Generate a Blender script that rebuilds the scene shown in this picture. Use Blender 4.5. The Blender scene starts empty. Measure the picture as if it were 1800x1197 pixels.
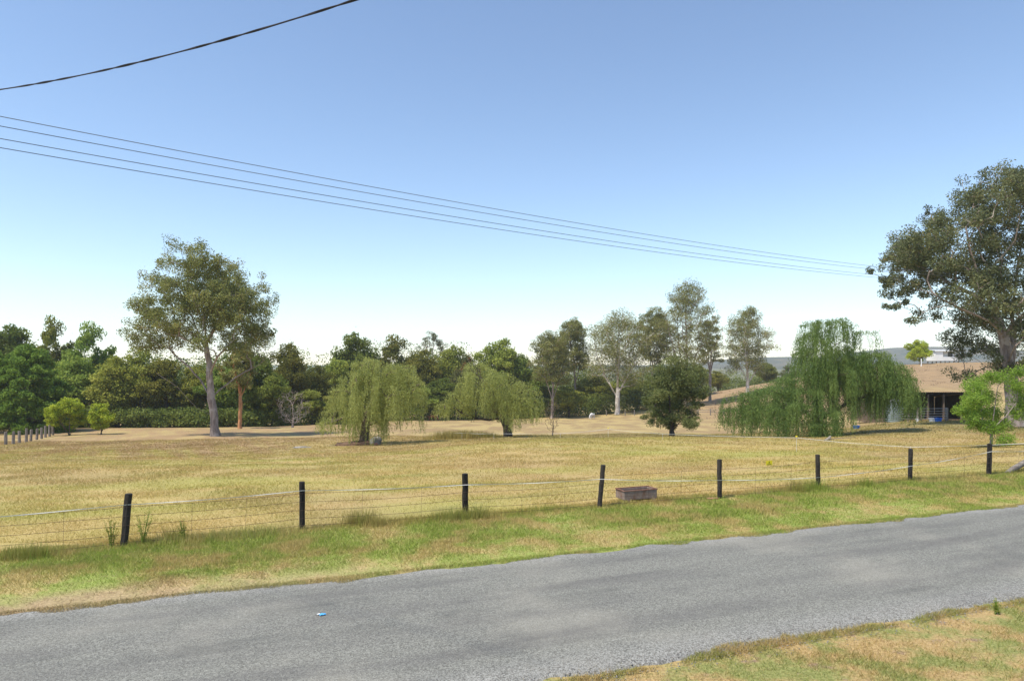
import bpy, bmesh, math, random
import numpy as np
from mathutils import Vector, Matrix

# ------------------------------------------------------------------ camera, sky, sun, exposure
scene = bpy.context.scene
COL = scene.collection
F, HOR, CAMZ = 1200.0, 636.0, 4.0          # focal length and horizon in photo pixels (1800 wide), eye height
cam_d = bpy.data.cameras.new('camera')
cam_d.sensor_width = 36.0
cam_d.lens = 36.0 * F / 1800.0
cam_d.shift_y = (HOR - 598.5) / 1800.0
cam_d.clip_start, cam_d.clip_end = 0.1, 12000.0
cam = bpy.data.objects.new('camera', cam_d); COL.objects.link(cam)
cam.location = (0, 0, CAMZ); cam.rotation_euler = (math.radians(90), 0, 0)
scene.camera = cam

SUN_EL, SUN_AZ = math.radians(61), math.radians(236)    # azimuth clockwise from +Y: high, left and a little behind
w = bpy.data.worlds.new('World'); scene.world = w; w.use_nodes = True
wn = w.node_tree
sky = wn.nodes.new('ShaderNodeTexSky'); sky.sky_type = 'NISHITA'; sky.sun_disc = False
sky.sun_elevation = SUN_EL; sky.sun_rotation = SUN_AZ
sky.air_density = 0.95; sky.dust_density = 0.05; sky.ozone_density = 1.5; sky.altitude = 60
bg = wn.nodes['Background']; bg.inputs['Strength'].default_value = 0.12
wn.links.new(sky.outputs[0], bg.inputs['Color'])
sd = bpy.data.lights.new('sun', 'SUN'); sd.energy = 3.5; sd.angle = math.radians(2.0); sd.color = (1.0, 0.925, 0.79)
sun = bpy.data.objects.new('sun', sd); COL.objects.link(sun)
sv = Vector((math.sin(SUN_AZ) * math.cos(SUN_EL), math.cos(SUN_AZ) * math.cos(SUN_EL), math.sin(SUN_EL)))
sun.rotation_euler = (-sv).to_track_quat('-Z', 'Y').to_euler()
sun.location = sv * 80
vs = scene.view_settings
vs.view_transform = 'Standard'; vs.look = 'None'; vs.gamma = 1.0; vs.use_curve_mapping = False
vs.exposure = 0.78
scene.cycles.max_bounces = 7; scene.cycles.diffuse_bounces = 4; scene.cycles.transmission_bounces = 4
scene.cycles.volume_bounces = 1
scene.cycles.use_denoising = True

RNG = np.random.default_rng(7)
random.seed(7)

# ------------------------------------------------------------------ terrain: height over the ground plan
ANG = math.radians(20.3)                                  # the road's bearing
RD = np.array([math.cos(ANG), math.sin(ANG)])             # along the road
RN = np.array([-math.sin(ANG), math.cos(ANG)])            # across it, towards the paddock
S_NEAR, S_FAR, S_FENCE = 7.86, 12.92, 16.7

def yz(d, y): return (d, CAMZ - (y - HOR) / F * d)
KN = {
    -500: [(20, -.1), (30, -.7), (45, -2.1), (66, -4.0), (100, -5.9), (140, -9.0), (300, -14)],
    0:    [(18, 0), yz(30, 820), yz(45, 796), yz(55, 786), yz(66, 780), yz(80, 768), yz(100, 755), (140, -9.0), (300, -14)],
    380:  [(19, 0), yz(30, 822), yz(45, 800), yz(60, 783), yz(75, 768), yz(100, 752), (140, -9.2), (300, -14)],
    650:  [(19, 0), yz(30, 822), yz(45, 795), yz(55, 781), yz(75, 764), yz(110, 749), yz(140, 741.5), (165, -10.2), (300, -14)],
    890:  [(20, 0), yz(30, 820), yz(46, 777), yz(62, 769), yz(75, 765), yz(110, 749), yz(150, 738), (175, -10.5), (300, -14)],
    1060: [(20, 0), yz(30, 819), yz(48, 770), yz(58, 770), yz(70, 762), yz(90, 753), yz(150, 737), yz(165, 729), (200, -11), (300, -14)],
    1300: [(21, 0), yz(30, 816), yz(48, 770), yz(60, 769), yz(75, 760), yz(100, 746), yz(132, 733), yz(160, 715), yz(190, 695), yz(220, 681), (300, -14)],
    1450: [(22, 0), yz(30, 812), yz(48, 772), yz(58, 769), yz(70, 757), yz(100, 740), yz(130, 722), yz(160, 698), yz(200, 657), yz(222, 656), (320, -14)],
    1600: [(23, 0), yz(35, 800), yz(45, 783), yz(55, 762), yz(64, 744), yz(72, 736), yz(85, 732), yz(95, 712), yz(110, 690), yz(150, 665), yz(195, 639), yz(215, 640), (330, -14)],
    1800: [(25, 0), yz(36, 780), yz(46, 775), yz(58, 752), yz(68, 742), yz(85, 735), yz(95, 712), yz(110, 690), yz(150, 665), yz(195, 636), yz(215, 637), (330, -14)],
    2500: [(25, 0), (36, -.3), (60, -1.4), (85, -2), (110, -1), (150, .4), (195, 3.8), (215, 3.8), (330, -14)],
}
DG = np.arange(0, 420.0, 1.0)
UG = np.arange(-500, 2501, 20.0)
_us = sorted(KN)
_tab = np.array([np.interp(DG, [k[0] for k in KN[u]], [k[1] for k in KN[u]], left=0) for u in _us])
TAB = np.array([np.interp(UG, _us, _tab[:, j]) for j in range(len(DG))]).T
def _blur(a, n, ax):
    k = np.hanning(n + 2)[1:-1]; k /= k.sum()
    p = [(0, 0), (0, 0)]; p[ax] = (n // 2, n // 2)
    return np.apply_along_axis(lambda v: np.convolve(v, k, 'valid'), ax, np.pad(a, p, mode='edge'))
TAB = _blur(_blur(TAB, 7, 1), 9, 0)

def _hash(ix, iy, seed):
    h = (ix.astype(np.int64) * 374761393 + iy.astype(np.int64) * 668265263 + seed * 974634777) & 0x7fffffff
    h = ((h ^ (h >> 13)) * 1274126177) & 0x7fffffff
    return ((h ^ (h >> 16)) & 0xffff) / 65535.0
def vnoise(x, y, seed=0):
    ix, iy = np.floor(x), np.floor(y); fx, fy = x - ix, y - iy
    fx, fy = fx * fx * (3 - 2 * fx), fy * fy * (3 - 2 * fy)
    a, b = _hash(ix, iy, seed), _hash(ix + 1, iy, seed)
    c, d = _hash(ix, iy + 1, seed), _hash(ix + 1, iy + 1, seed)
    return (a * (1 - fx) + b * fx) * (1 - fy) + (c * (1 - fx) + d * fx) * fy

def height(X, Y):
    X = np.asarray(X, float); Y = np.asarray(Y, float)
    Yc = np.maximum(Y, 6.0)
    u = np.clip(900 + F * X / Yc, -500, 2499.9)
    d = np.clip(Y, 0, 418.9)
    i = (u + 500) / 20.0; i0 = np.floor(i).astype(int); fu = i - i0
    i1 = np.minimum(i0 + 1, len(UG) - 1)
    j0 = np.floor(d).astype(int); fd = d - j0
    z = ((TAB[i0, j0] * (1 - fu) + TAB[i1, j0] * fu) * (1 - fd) + (TAB[i0, j0 + 1] * (1 - fu) + TAB[i1, j0 + 1] * fu) * fd)
    s = X * RN[0] + Y * RN[1]
    t = np.clip((s - 16.8) / 6.0, 0, 1); t = t * t * (3 - 2 * t)
    z = z * t
    # hummocks away from the road
    rough = np.clip((s - 13.4) / 6, 0, 1) + np.clip((6.8 - s) / 3, 0, 1)
    far = np.clip(Y / 60, 0.15, 1.6)
    z = z + rough * far * 0.16 * (vnoise(X / 7, Y / 7, 3) - .5) + rough * 0.05 * (vnoise(X / 1.3, Y / 1.3, 5) - .5)
    z = z + np.clip((s - 13.0) / 1.2, 0, 1) * 0.05 + np.clip((7.5 - s) / 1.2, 0, 1) * 0.06 - 0.03
    return z
def hz(x, y): return float(height(np.array([x]), np.array([y]))[0])
def px(x, y, d): return Vector(((x - 900) / F * d, d, CAMZ - (y - HOR) / F * d))   # photo pixel at a known distance
def gp(x, d):                                                                    # where column x meets the ground at distance d
    X = (x - 900) / F * d
    return Vector((X, d, hz(X, d)))

# ------------------------------------------------------------------ mesh helpers
def tag(o, label=None, cat=None, group=None, kind=None):
    for k, v in (('label', label), ('category', cat), ('group', group), ('kind', kind)):
        if v: o[k] = v
    return o
def thing(name, label, cat, loc=(0, 0, 0), rz=0, group=None):
    o = bpy.data.objects.new(name, None); COL.objects.link(o)
    o.location = loc; o.rotation_euler = (0, 0, rz); o.empty_display_size = 0.3
    return tag(o, label, cat, group)
def mesh_np(name, verts, faces, mat, parent=None, attrs=None, smooth=False):
    verts = np.asarray(verts, np.float32); faces = np.asarray(faces, np.int32)
    me = bpy.data.meshes.new(name)
    n, k = faces.shape
    me.vertices.add(len(verts)); me.vertices.foreach_set('co', verts.ravel())
    me.loops.add(n * k); me.loops.foreach_set('vertex_index', faces.ravel())
    me.polygons.add(n); me.polygons.foreach_set('loop_start', np.arange(0, n * k, k, dtype=np.int32))
    me.polygons.foreach_set('loop_total', np.full(n, k, np.int32))
    if smooth: me.polygons.foreach_set('use_smooth', np.ones(n, bool))
    me.update(calc_edges=True)
    for a, v in (attrs or {}).items():
        at = me.attributes.new(a, 'FLOAT', 'POINT'); at.data.foreach_set('value', np.asarray(v, np.float32))
    if mat: me.materials.append(mat)
    o = bpy.data.objects.new(name, me); COL.objects.link(o); o.parent = parent
    return o
class MB:
    """collects boxes, bars and tubes for one mesh"""
    def __init__(self): self.v, self.f = [], []
    def box(self, c, s, rz=0, rot=None):
        c = Vector(c); M = rot if rot else Matrix.Rotation(rz, 3, 'Z')
        b = len(self.v)
        for dx in (-.5, .5):
            for dy in (-.5, .5):
                for dz in (-.5, .5):
                    self.v.append(c + M @ Vector((dx * s[0], dy * s[1], dz * s[2])))
        self.f += [[b + i for i in q] for q in ((0, 1, 3, 2), (4, 6, 7, 5), (0, 4, 5, 1), (2, 3, 7, 6), (0, 2, 6, 4), (1, 5, 7, 3))]
        return self
    def tube(self, pts, rad, n=8, cap=True, jit=0):
        pts = [Vector(p) for p in pts]; rad = rad if hasattr(rad, '__len__') else [rad] * len(pts)
        b = len(self.v); up = None
        for i, p in enumerate(pts):
            t = (pts[min(i + 1, len(pts) - 1)] - pts[max(i - 1, 0)]).normalized()
            if up is None: up = t.orthogonal().normalized()
            up = (up - t * up.dot(t)).normalized(); s = t.cross(up)
            for k in range(n):
                a = 2 * math.pi * k / n
                r = rad[i] * (1 + (random.uniform(-jit, jit) if jit else 0))
                self.v.append(p + (up * math.cos(a) + s * math.sin(a)) * r)
        for i in range(len(pts) - 1):
            for k in range(n):
                k2 = (k + 1) % n
                self.f.append([b + i * n + k, b + i * n + k2, b + (i + 1) * n + k2, b + (i + 1) * n + k])
        if cap:
            self.f.append([b + k for k in range(n)][::-1]); e = b + (len(pts) - 1) * n
            self.f.append([e + k for k in range(n)])
        return self
    def build(self, name, mat, parent=None, smooth=False, bevel=0):
        me = bpy.data.meshes.new(name); me.from_pydata([tuple(v) for v in self.v], [], self.f)
        if smooth: me.polygons.foreach_set('use_smooth', [True] * len(me.polygons))
        me.materials.append(mat); o = bpy.data.objects.new(name, me); COL.objects.link(o); o.parent = parent
        if bevel:
            m = o.modifiers.new('bevel', 'BEVEL'); m.width = bevel; m.segments = 2
        return o
def copy_tree(o, parent=None):
    c = o.copy(); COL.objects.link(c); c.parent = parent
    for ch in list(o.children): copy_tree(ch, c)
    return c

# ------------------------------------------------------------------ materials
class NT:
    def __init__(self, name):
        self.m = bpy.data.materials.new(name); self.m.use_nodes = True
        self.t = self.m.node_tree; self.b = self.t.nodes['Principled BSDF']; self.out = self.t.nodes['Material Output']
        self.b.inputs['Specular IOR Level'].default_value = 0.25
    def n(self, ty, **kw):
        nd = self.t.nodes.new(ty)
        for k, v in kw.items(): setattr(nd, k, v)
        return nd
    def l(self, a, b): self.t.links.new(a, b)
    def val(self, sock, v):
        if hasattr(v, 'is_output'): self.l(v, sock)
        else: sock.default_value = v
    def pos(self): return self.n('ShaderNodeNewGeometry').outputs['Position']
    def obj(self): return self.n('ShaderNodeTexCoord').outputs['Object']
    def math(self, op, a, b=0.0, clamp=False):
        nd = self.n('ShaderNodeMath', operation=op, use_clamp=clamp); self.val(nd.inputs[0], a); self.val(nd.inputs[1], b)
        return nd.outputs[0]
    def sep(self, v):
        nd = self.n('ShaderNodeSeparateXYZ'); self.l(v, nd.inputs[0]); return nd.outputs
    def dot(self, v, c):
        nd = self.n('ShaderNodeVectorMath', operation='DOT_PRODUCT'); self.l(v, nd.inputs[0]); nd.inputs[1].default_value = c
        return nd.outputs['Value']
    def comb(self, a, b, c=0.0):
        nd = self.n('ShaderNodeCombineXYZ')
        for i, v in enumerate((a, b, c)): self.val(nd.inputs[i], v)
        return nd.outputs[0]
    def vscale(self, v, s):
        nd = self.n('ShaderNodeVectorMath', operation='MULTIPLY'); self.l(v, nd.inputs[0]); nd.inputs[1].default_value = s
        return nd.outputs[0]
    def noise(self, v, scale, detail=3.0, rough=0.55, dist=0.0):
        nd = self.n('ShaderNodeTexNoise'); self.l(v, nd.inputs['Vector'])
        nd.inputs['Scale'].default_value = scale; nd.inputs['Detail'].default_value = detail
        nd.inputs['Roughness'].default_value = rough; nd.inputs['Distortion'].default_value = dist
        return nd.outputs['Fac']
    def ramp(self, f, lo, hi, smooth=True):
        nd = self.n('ShaderNodeMapRange', interpolation_type='SMOOTHSTEP' if smooth else 'LINEAR'); self.val(nd.inputs['Value'], f)
        nd.inputs['From Min'].default_value = lo; nd.inputs['From Max'].default_value = hi
        return nd.outputs[0]
    def mix(self, f, a, b, mode='MIX'):
        nd = self.n('ShaderNodeMix', data_type='RGBA', blend_type=mode); self.val(nd.inputs['Factor'], f)
        for s, v in ((nd.inputs['A'], a), (nd.inputs['B'], b)):
            if hasattr(v, 'is_output'): self.l(v, s)
            else: s.default_value = (*v, 1)
        return nd.outputs['Result']
    def attr(self, name):
        nd = self.n('ShaderNodeAttribute', attribute_name=name); return nd.outputs['Fac']
    def bump(self, h, strength=0.5, dist=0.02):
        nd = self.n('ShaderNodeBump'); self.l(h, nd.inputs['Height'])
        nd.inputs['Strength'].default_value = strength; nd.inputs['Distance'].default_value = dist
        self.l(nd.outputs[0], self.b.inputs['Normal'])
    def fin(self, col, rough=0.85):
        self.val(self.b.inputs['Base Color'], col if hasattr(col, 'is_output') else (*col, 1))
        self.val(self.b.inputs['Roughness'], rough); return self.m

def plain(name, c, rough=0.7, var=0.25, scale=6.0, metal=0.0, c2=None):
    t = NT(name); p = t.obj()
    f = t.noise(p, scale, 5.0, 0.6)
    c2 = c2 or tuple(x * (1 - var) for x in c)
    t.b.inputs['Metallic'].default_value = metal
    t.bump(t.noise(p, scale * 6, 3.0), 0.25, 0.01)
    return t.fin(t.mix(t.ramp(f, .35, .68), c, c2), rough)

def ground_colour(t):
    """the paddock, verge, bank and hillside as one colour field over the ground plan"""
    p = t.pos(); x, y, z = t.sep(p)
    flat = t.comb(x, y)
    s = t.dot(p, (RN[0], RN[1], 0)); a = t.dot(p, (RD[0], RD[1], 0))
    road = t.comb(a, s)                                        # runs with the road
    big = t.noise(flat, 0.045, 3.0, 0.55, 0.6); mid = t.noise(t.vscale(road, (0.45, 1.6, 1)), 0.28, 4.0, 0.6, 0.5)
    fine = t.noise(flat, 3.2, 5.0, 0.7); vfine = t.noise(flat, 22.0, 3.0, 0.7)
    straw, tan, brown, green, lush = (.50, .37, .135), (.47, .315, .135), (.35, .22, .105), (.36, .325, .085), (.255, .335, .055)
    # paddock: straw with yellow-green bands and brown mown patches
    c = t.mix(t.ramp(mid, .40, .66), straw, green)
    c = t.mix(t.ramp(big, .47, .66), c, tan)
    c = t.mix(t.math('MULTIPLY', t.ramp(fine, .54, .76), .4), c, brown)
    c = t.mix(t.math('MULTIPLY', t.ramp(t.noise(t.vscale(flat, (.3, .45, 1)), .22, 3.0, .55, .4), .47, .62), .55), c, (.40, .275, .125))
    c = t.mix(t.math('MULTIPLY', t.ramp(t.noise(t.vscale(flat, (.22, .55, 1)), .3, 3.0, .55, .4), .50, .62), .6), c, (.40, .385, .085))
    # drier with distance into the paddock, tan beyond the gully
    dry = t.ramp(t.math('ADD', y, t.math('MULTIPLY', big, 26.0)), 50, 76)
    c = t.mix(t.math('MULTIPLY', dry, .86), c, t.mix(t.ramp(t.noise(t.vscale(flat, (.5, .16, 1)), .45, 3.0, .6, .4), .42, .58), (.45, .33, .138), (.29, .185, .09)))
    # mown brown rows at the far left
    row = t.noise(t.vscale(t.comb(t.math('ADD', x, t.math('MULTIPLY', y, .5)), y), (1.0, .12, 1)), 0.55, 2.0)
    lf = t.math('MULTIPLY', t.math('MULTIPLY', t.ramp(x, -7, -22), t.ramp(y, 30, 46)), t.ramp(row, .38, .62))
    c = t.mix(t.math('MULTIPLY', lf, .85), c, (.36, .225, .115))
    # damp green gully floor
    gul = t.math('MULTIPLY', t.math('MULTIPLY', t.ramp(y, 50, 57), t.ramp(y, 76, 64)), t.ramp(x, -12, 4))
    c = t.mix(t.math('MULTIPLY', gul, t.math('MULTIPLY', t.ramp(mid, .3, .6), .75)), c, (.20, .19, .065))
    # the hillside
    hill = t.math('MULTIPLY', t.ramp(y, 100, 135), t.ramp(t.math('SUBTRACT', x, t.math('MULTIPLY', y, .24)), -2, 12))
    hc = t.mix(t.ramp(t.noise(flat, .35, 6.0, .7), .42, .68), (.355, .225, .118), (.21, .135, .075))
    c = t.mix(hill, c, hc)
    # far country beyond
    c = t.mix(t.ramp(y, 240, 330), c, (.10, .11, .05))
    # the verge: green, with worn brown strip at the tarmac
    sj = t.math('ADD', s, t.math('MULTIPLY', t.math('SUBTRACT', t.noise(flat, .6, 4.0, .6), .5), 2.2))
    ver = t.math('MULTIPLY', t.ramp(sj, 17.3, 16.3), t.ramp(s, 12.2, 12.9))
    vc = t.mix(t.ramp(t.noise(road, .9, 5.0, .65), .42, .63), lush, (.46, .36, .14))
    vc = t.mix(t.math('MULTIPLY', t.ramp(fine, .55, .72), .55), vc, (.30, .21, .11))
    c = t.mix(ver, c, vc)
    worn = t.math('MULTIPLY', t.ramp(sj, 14.1, 13.3), t.ramp(t.math('ADD', a, t.math('MULTIPLY', big, 14.0)), 13.0, 2.0))
    c = t.mix(t.math('MULTIPLY', worn, .85), c, t.mix(t.ramp(fine, .4, .65), (.44, .30, .19), (.30, .19, .12)))
    # the camera's side
    near = t.ramp(s, 8.6, 7.6)
    nc = t.mix(t.ramp(t.noise(flat, 1.3, 5.0, .65), .40, .60), (.21, .24, .06), (.44, .30, .13))
    nc = t.mix(t.ramp(t.noise(flat, 2.3, 4.0, .6), .58, .72), nc, (.26, .17, .12))
    c = t.mix(near, c, nc)
    return c, fine, vfine

def ground_mat():
    t = NT('ground_grass'); c, fine, vfine = ground_colour(t)
    c = t.mix(t.ramp(vfine, .30, .70), t.mix(.42, c, (.05, .04, .02)), t.mix(.15, c, (.75, .62, .36)))
    t.bump(t.math('ADD', fine, t.math('MULTIPLY', vfine, .5)), 0.7, 0.05)
    return t.fin(c, 0.95)
def blade_mat():
    t = NT('grass_blades'); c, _, _ = ground_colour(t); r = t.attr('rnd')
    c = t.mix(t.math('MULTIPLY', t.ramp(r, .55, 1.0, False), .75), c, (.52, .42, .19))
    c = t.mix(t.math('MULTIPLY', t.ramp(r, .42, 0.0, False), .55), c, (.25, .27, .06))
    t.b.inputs['Specular IOR Level'].default_value = 0.1
    t.fin(c, 0.8)
    tr = t.n('ShaderNodeBsdfTranslucent'); t.l(c, tr.inputs[0])
    ms = t.n('ShaderNodeMixShader'); ms.inputs[0].default_value = .3
    t.l(t.b.outputs[0], ms.inputs[1]); t.l(tr.outputs[0], ms.inputs[2]); t.l(ms.outputs[0], t.out.inputs[0])
    return t.m
def leaf_mat(name, c1, c2, c3=None, transl=.3, nscale=.5, objvar=0.0, amt3=.25):
    t = NT(name); r = t.attr('rnd'); p = t.obj()
    f = t.math('ADD', t.math('MULTIPLY', r, .55), t.math('MULTIPLY', t.noise(p, nscale, 3.0), .45))
    c = t.mix(t.ramp(f, .25, .75), c1, c2)
    if c3: c = t.mix(t.ramp(r, 1 - amt3, 1.0), c, c3)
    if objvar:
        oi = t.n('ShaderNodeObjectInfo')
        hs = t.n('ShaderNodeHueSaturation'); t.l(c, hs.inputs['Color'])
        t.l(t.math('ADD', .5 - objvar * .07, t.math('MULTIPLY', oi.outputs['Random'], objvar * .085)), hs.inputs['Hue'])
        t.l(t.math('ADD', 1 - objvar * .5, t.math('MULTIPLY', t.math('FRACT', t.math('MULTIPLY', oi.outputs['Random'], 7.31)), objvar)), hs.inputs['Value'])
        c = hs.outputs[0]
    t.b.inputs['Specular IOR Level'].default_value = 0.15
    t.fin(c, .6)
    tr = t.n('ShaderNodeBsdfTranslucent'); t.l(c, tr.inputs[0])
    ms = t.n('ShaderNodeMixShader'); ms.inputs[0].default_value = transl
    t.l(t.b.outputs[0], ms.inputs[1]); t.l(tr.outputs[0], ms.inputs[2]); t.l(ms.outputs[0], t.out.inputs[0])
    return t.m
def bark_mat(name, c1, c2, c3=None):
    t = NT(name); p = t.obj()
    st = t.noise(t.vscale(p, (3.0, 3.0, .6)), 1.6, 5.0, .65, .4)
    c = t.mix(t.ramp(st, .38, .64), c1, c2)
    if c3: c = t.mix(t.ramp(t.noise(p, .8, 4.0), .52, .66), c, c3)
    t.bump(st, .6, .05); return t.fin(c, .9)
def road_mat():
    t = NT('chip_seal'); p = t.pos()
    s = t.dot(p, (RN[0], RN[1], 0)); a = t.dot(p, (RD[0], RD[1], 0)); road = t.comb(a, s)
    v = t.n('ShaderNodeTexVoronoi'); v.inputs['Scale'].default_value = 62.0; t.l(road, v.inputs['Vector'])
    chips = t.sep(v.outputs['Color'])[0]; hgt = v.outputs['Distance']
    base = t.mix(chips, (.100, .099, .085), (.30, .298, .262))
    base = t.mix(t.math('MULTIPLY', t.ramp(t.noise(road, 14.0, 4.0, .75), .40, .66), .30), base, (.125, .116, .105))
    # wheel tracks and long bitumen-rich streaks
    streak = t.noise(t.vscale(road, (.16, 1.5, 1)), 1.0, 5.0, .6, .3)
    patch = t.noise(road, .7, 5.0, .62, .4)
    dark = t.math('MULTIPLY', t.ramp(streak, .46, .68), t.ramp(patch, .30, .62))
    base = t.mix(t.math('MULTIPLY', dark, .55), base, (.08, .079, .075))
    base = t.mix(t.math('MULTIPLY', t.ramp(t.noise(road, .33, 3.0), .48, .68), .35), base, (.33, .31, .26))
    for so, am in ((1.25, .30), (2.15, .16), (3.1, .26), (4.2, .2)):
        wob = t.math('ADD', s, t.math('MULTIPLY', t.math('SUBTRACT', t.noise(t.vscale(road, (.12, .3, 1)), 1.0, 2.0), .5), .9))
        band = t.math('MULTIPLY', t.ramp(t.math('ABSOLUTE', t.math('SUBTRACT', wob, S_NEAR + so)), .42, .05), t.ramp(t.noise(t.vscale(road, (.35, 1.2, 1)), 1.1, 5.0, .7), .34, .62))
        base = t.mix(t.math('MULTIPLY', band, am * 1.6), base, (.10, .094, .092))
    edge = t.math('MAXIMUM', t.ramp(s, S_NEAR + .9, S_NEAR), t.ramp(s, S_FAR - .5, S_FAR))
    base = t.mix(t.math('MULTIPLY', edge, t.math('MULTIPLY', chips, .5)), base, (.42, .41, .40))
    t.bump(t.math('ADD', hgt, t.math('MULTIPLY', chips, .6)), .55, .012)
    t.b.inputs['Specular IOR Level'].default_value = .35
    return t.fin(base, .85)
def rust_mat(name, c, rust=(.20, .075, .035), lo=.45, hi=.62, scale=5.0):
    t = NT(name); p = t.obj()
    f = t.noise(t.vscale(p, (1, 1, .45)), scale, 6.0, .65)
    c = t.mix(t.ramp(t.noise(p, scale * 3, 4.0), .35, .7), c, tuple(x * .75 for x in c))
    t.bump(f, .3, .01); return t.fin(t.mix(t.ramp(f, lo, hi), c, rust), .85)

M_GROUND, M_BLADE, M_ROAD = ground_mat(), blade_mat(), road_mat()
M_TAR = bark_mat('tarred_timber', (.010, .009, .008), (.05, .042, .036))
M_WIRE = plain('rusty_wire', (.10, .06, .045), .7)
M_TAPE = plain('white_tape', (.66, .65, .62), .6, .08)
M_CABLE = plain('black_cable', (.025, .022, .028), .6)
M_LINE = plain('weathered_conductor', (.11, .11, .11), .5, metal=.2)
M_GREYWOOD = bark_mat('grey_timber', (.26, .23, .20), (.15, .13, .115))
M_WHITE = plain('white_paint', (.80, .80, .80), .5, .06)
M_YELLOW = plain('yellow_plastic', (.85, .68, .03), .45, .08)
M_BLACK = plain('black_print', (.015, .015, .015), .5)
M_BLUE = plain('blue_plastic', (.03, .14, .55), .4, .15)
M_LBLUE = plain('light_blue_film', (.10, .42, .85), .35, .2)
M_BRICK = plain('red_brick', (.42, .20, .13), .9, .3, 12)
M_DARKGLASS = plain('dark_glass', (.03, .035, .04), .15)
M_SOIL = plain('bare_soil', (.16, .10, .065), .95, .45, 3)
M_STONE = plain('grey_stone', (.30, .28, .26), .9, .35, 4)

# ------------------------------------------------------------------ the ground and the road
ys = np.concatenate([np.arange(-60, 6, 3.0), np.arange(6, 30, .4), np.arange(30, 80, .8), np.arange(80, 240, 2.0), np.geomspace(240, 3600, 40)])
ts = np.linspace(-2.6, 2.6, 361)
TT, YY = np.meshgrid(ts, ys)
XX = TT * np.maximum(YY, 26.0)
ZZ = height(XX, YY)
nv, nu = XX.shape
idx = np.arange(nv * nu).reshape(nv, nu)
gf = np.stack([idx[:-1, :-1], idx[:-1, 1:], idx[1:, 1:], idx[1:, :-1]], -1).reshape(-1, 4)
ground = mesh_np('ground', np.stack([XX, YY, ZZ], -1).reshape(-1, 3), gf, M_GROUND, smooth=True)
tag(ground, 'dry grass paddock, green verge and brown hillside', kind='structure')

rv, rf = [], []
aa = np.arange(-70, 110, .22)
cross = np.array([0, .04, .5, 1, 1.5, 2, 2.5, 3, 3.5, 4, 4.5, .96 * 5.2, 5.2])
for i, a in enumerate(aa):
    jn = .30 * (vnoise(np.array([a * 1.1]), np.array([.5]), 11)[0] - .5) + .20 * (vnoise(np.array([a * 4]), np.array([.5]), 12)[0] - .5)
    jf = .34 * (vnoise(np.array([a * .9]), np.array([.5]), 13)[0] - .5) + .22 * (vnoise(np.array([a * 3.7]), np.array([.5]), 14)[0] - .5)
    for k, c in enumerate(cross):
        s = S_NEAR + c + (jn if k < 2 else 0) + (jf if k > 10 else 0)
        q = RD * a + RN * s
        rv.append((q[0], q[1], -.045 if k in (0, 12) else .0 + .03 * math.sin(math.pi * c / 5.2)))
K = len(cross)
for i in range(len(aa) - 1):
    for k in range(K - 1):
        b = i * K + k
        rf.append((b, b + K, b + K + 1, b + 1))
road = mesh_np('road', rv, rf, M_ROAD, smooth=True)
road.data.flip_normals()
tag(road, 'grey chip sealed country road', kind='structure')

# ------------------------------------------------------------------ grass
def blades(name, pts, h, wdt, lean, label, rnd=None, mat=None, cat='grass'):
    n = len(pts); az = RNG.uniform(0, 2 * np.pi, n); wa = RNG.uniform(0, 2 * np.pi, n)
    h = h * RNG.uniform(.5, 1.25, n)
    tip = pts + np.stack([np.cos(az) * lean * h, np.sin(az) * lean * h, h], 1)
    o = np.stack([np.cos(wa), np.sin(wa), np.zeros(n)], 1) * (wdt * RNG.uniform(.6, 1.3, n) / 2)[:, None]
    V = np.stack([pts - o, pts + o, tip], 1).reshape(-1, 3)
    r = RNG.uniform(0, 1, n) if rnd is None else rnd
    ob = mesh_np(name, V, np.arange(3 * n).reshape(-1, 3), mat or M_BLADE, attrs={'rnd': np.repeat(r, 3)})
    tag(ob, label, cat, kind='stuff'); return ob
def strip_pts(n, a0, a1, s0, s1):
    a = RNG.uniform(a0, a1, n); s = RNG.uniform(s0, s1, n)
    x, y = RD[0] * a + RN[0] * s, RD[1] * a + RN[1] * s
    vis = (y > 5) & (np.abs(x) < .8 * y + 1.5)
    return x[vis], y[vis], a[vis], s[vis]
# far verge
x, y, a, s = strip_pts(620000, -12, 34, 12.85, 17.2)
den = np.clip(vnoise(x * .8, y * .8, 21) * 1.2 + .25, 0, 1) * np.clip(.35 + (s - 12.8) / 1.3, .0, 1)
worn = np.clip((14.2 - s) / .8, 0, 1) * np.clip((8 - a) / 6, 0, 1)
keep = RNG.uniform(0, 1, len(x)) < den * (1 - .85 * worn) * np.clip(14 / y, .4, 1)
x, y, s = x[keep], y[keep], s[keep]
hh = .035 + .07 * vnoise(x * .5, y * .5, 22) * vnoise(x * 1.9, y * 1.9, 23) + .03 * (s > 14.5)
blades('verge_grass', np.stack([x, y, height(x, y) - .006], 1), hh, np.maximum(.010, .0009 * y), .7, 'short green and straw grass on the verge between road and fence')
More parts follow.
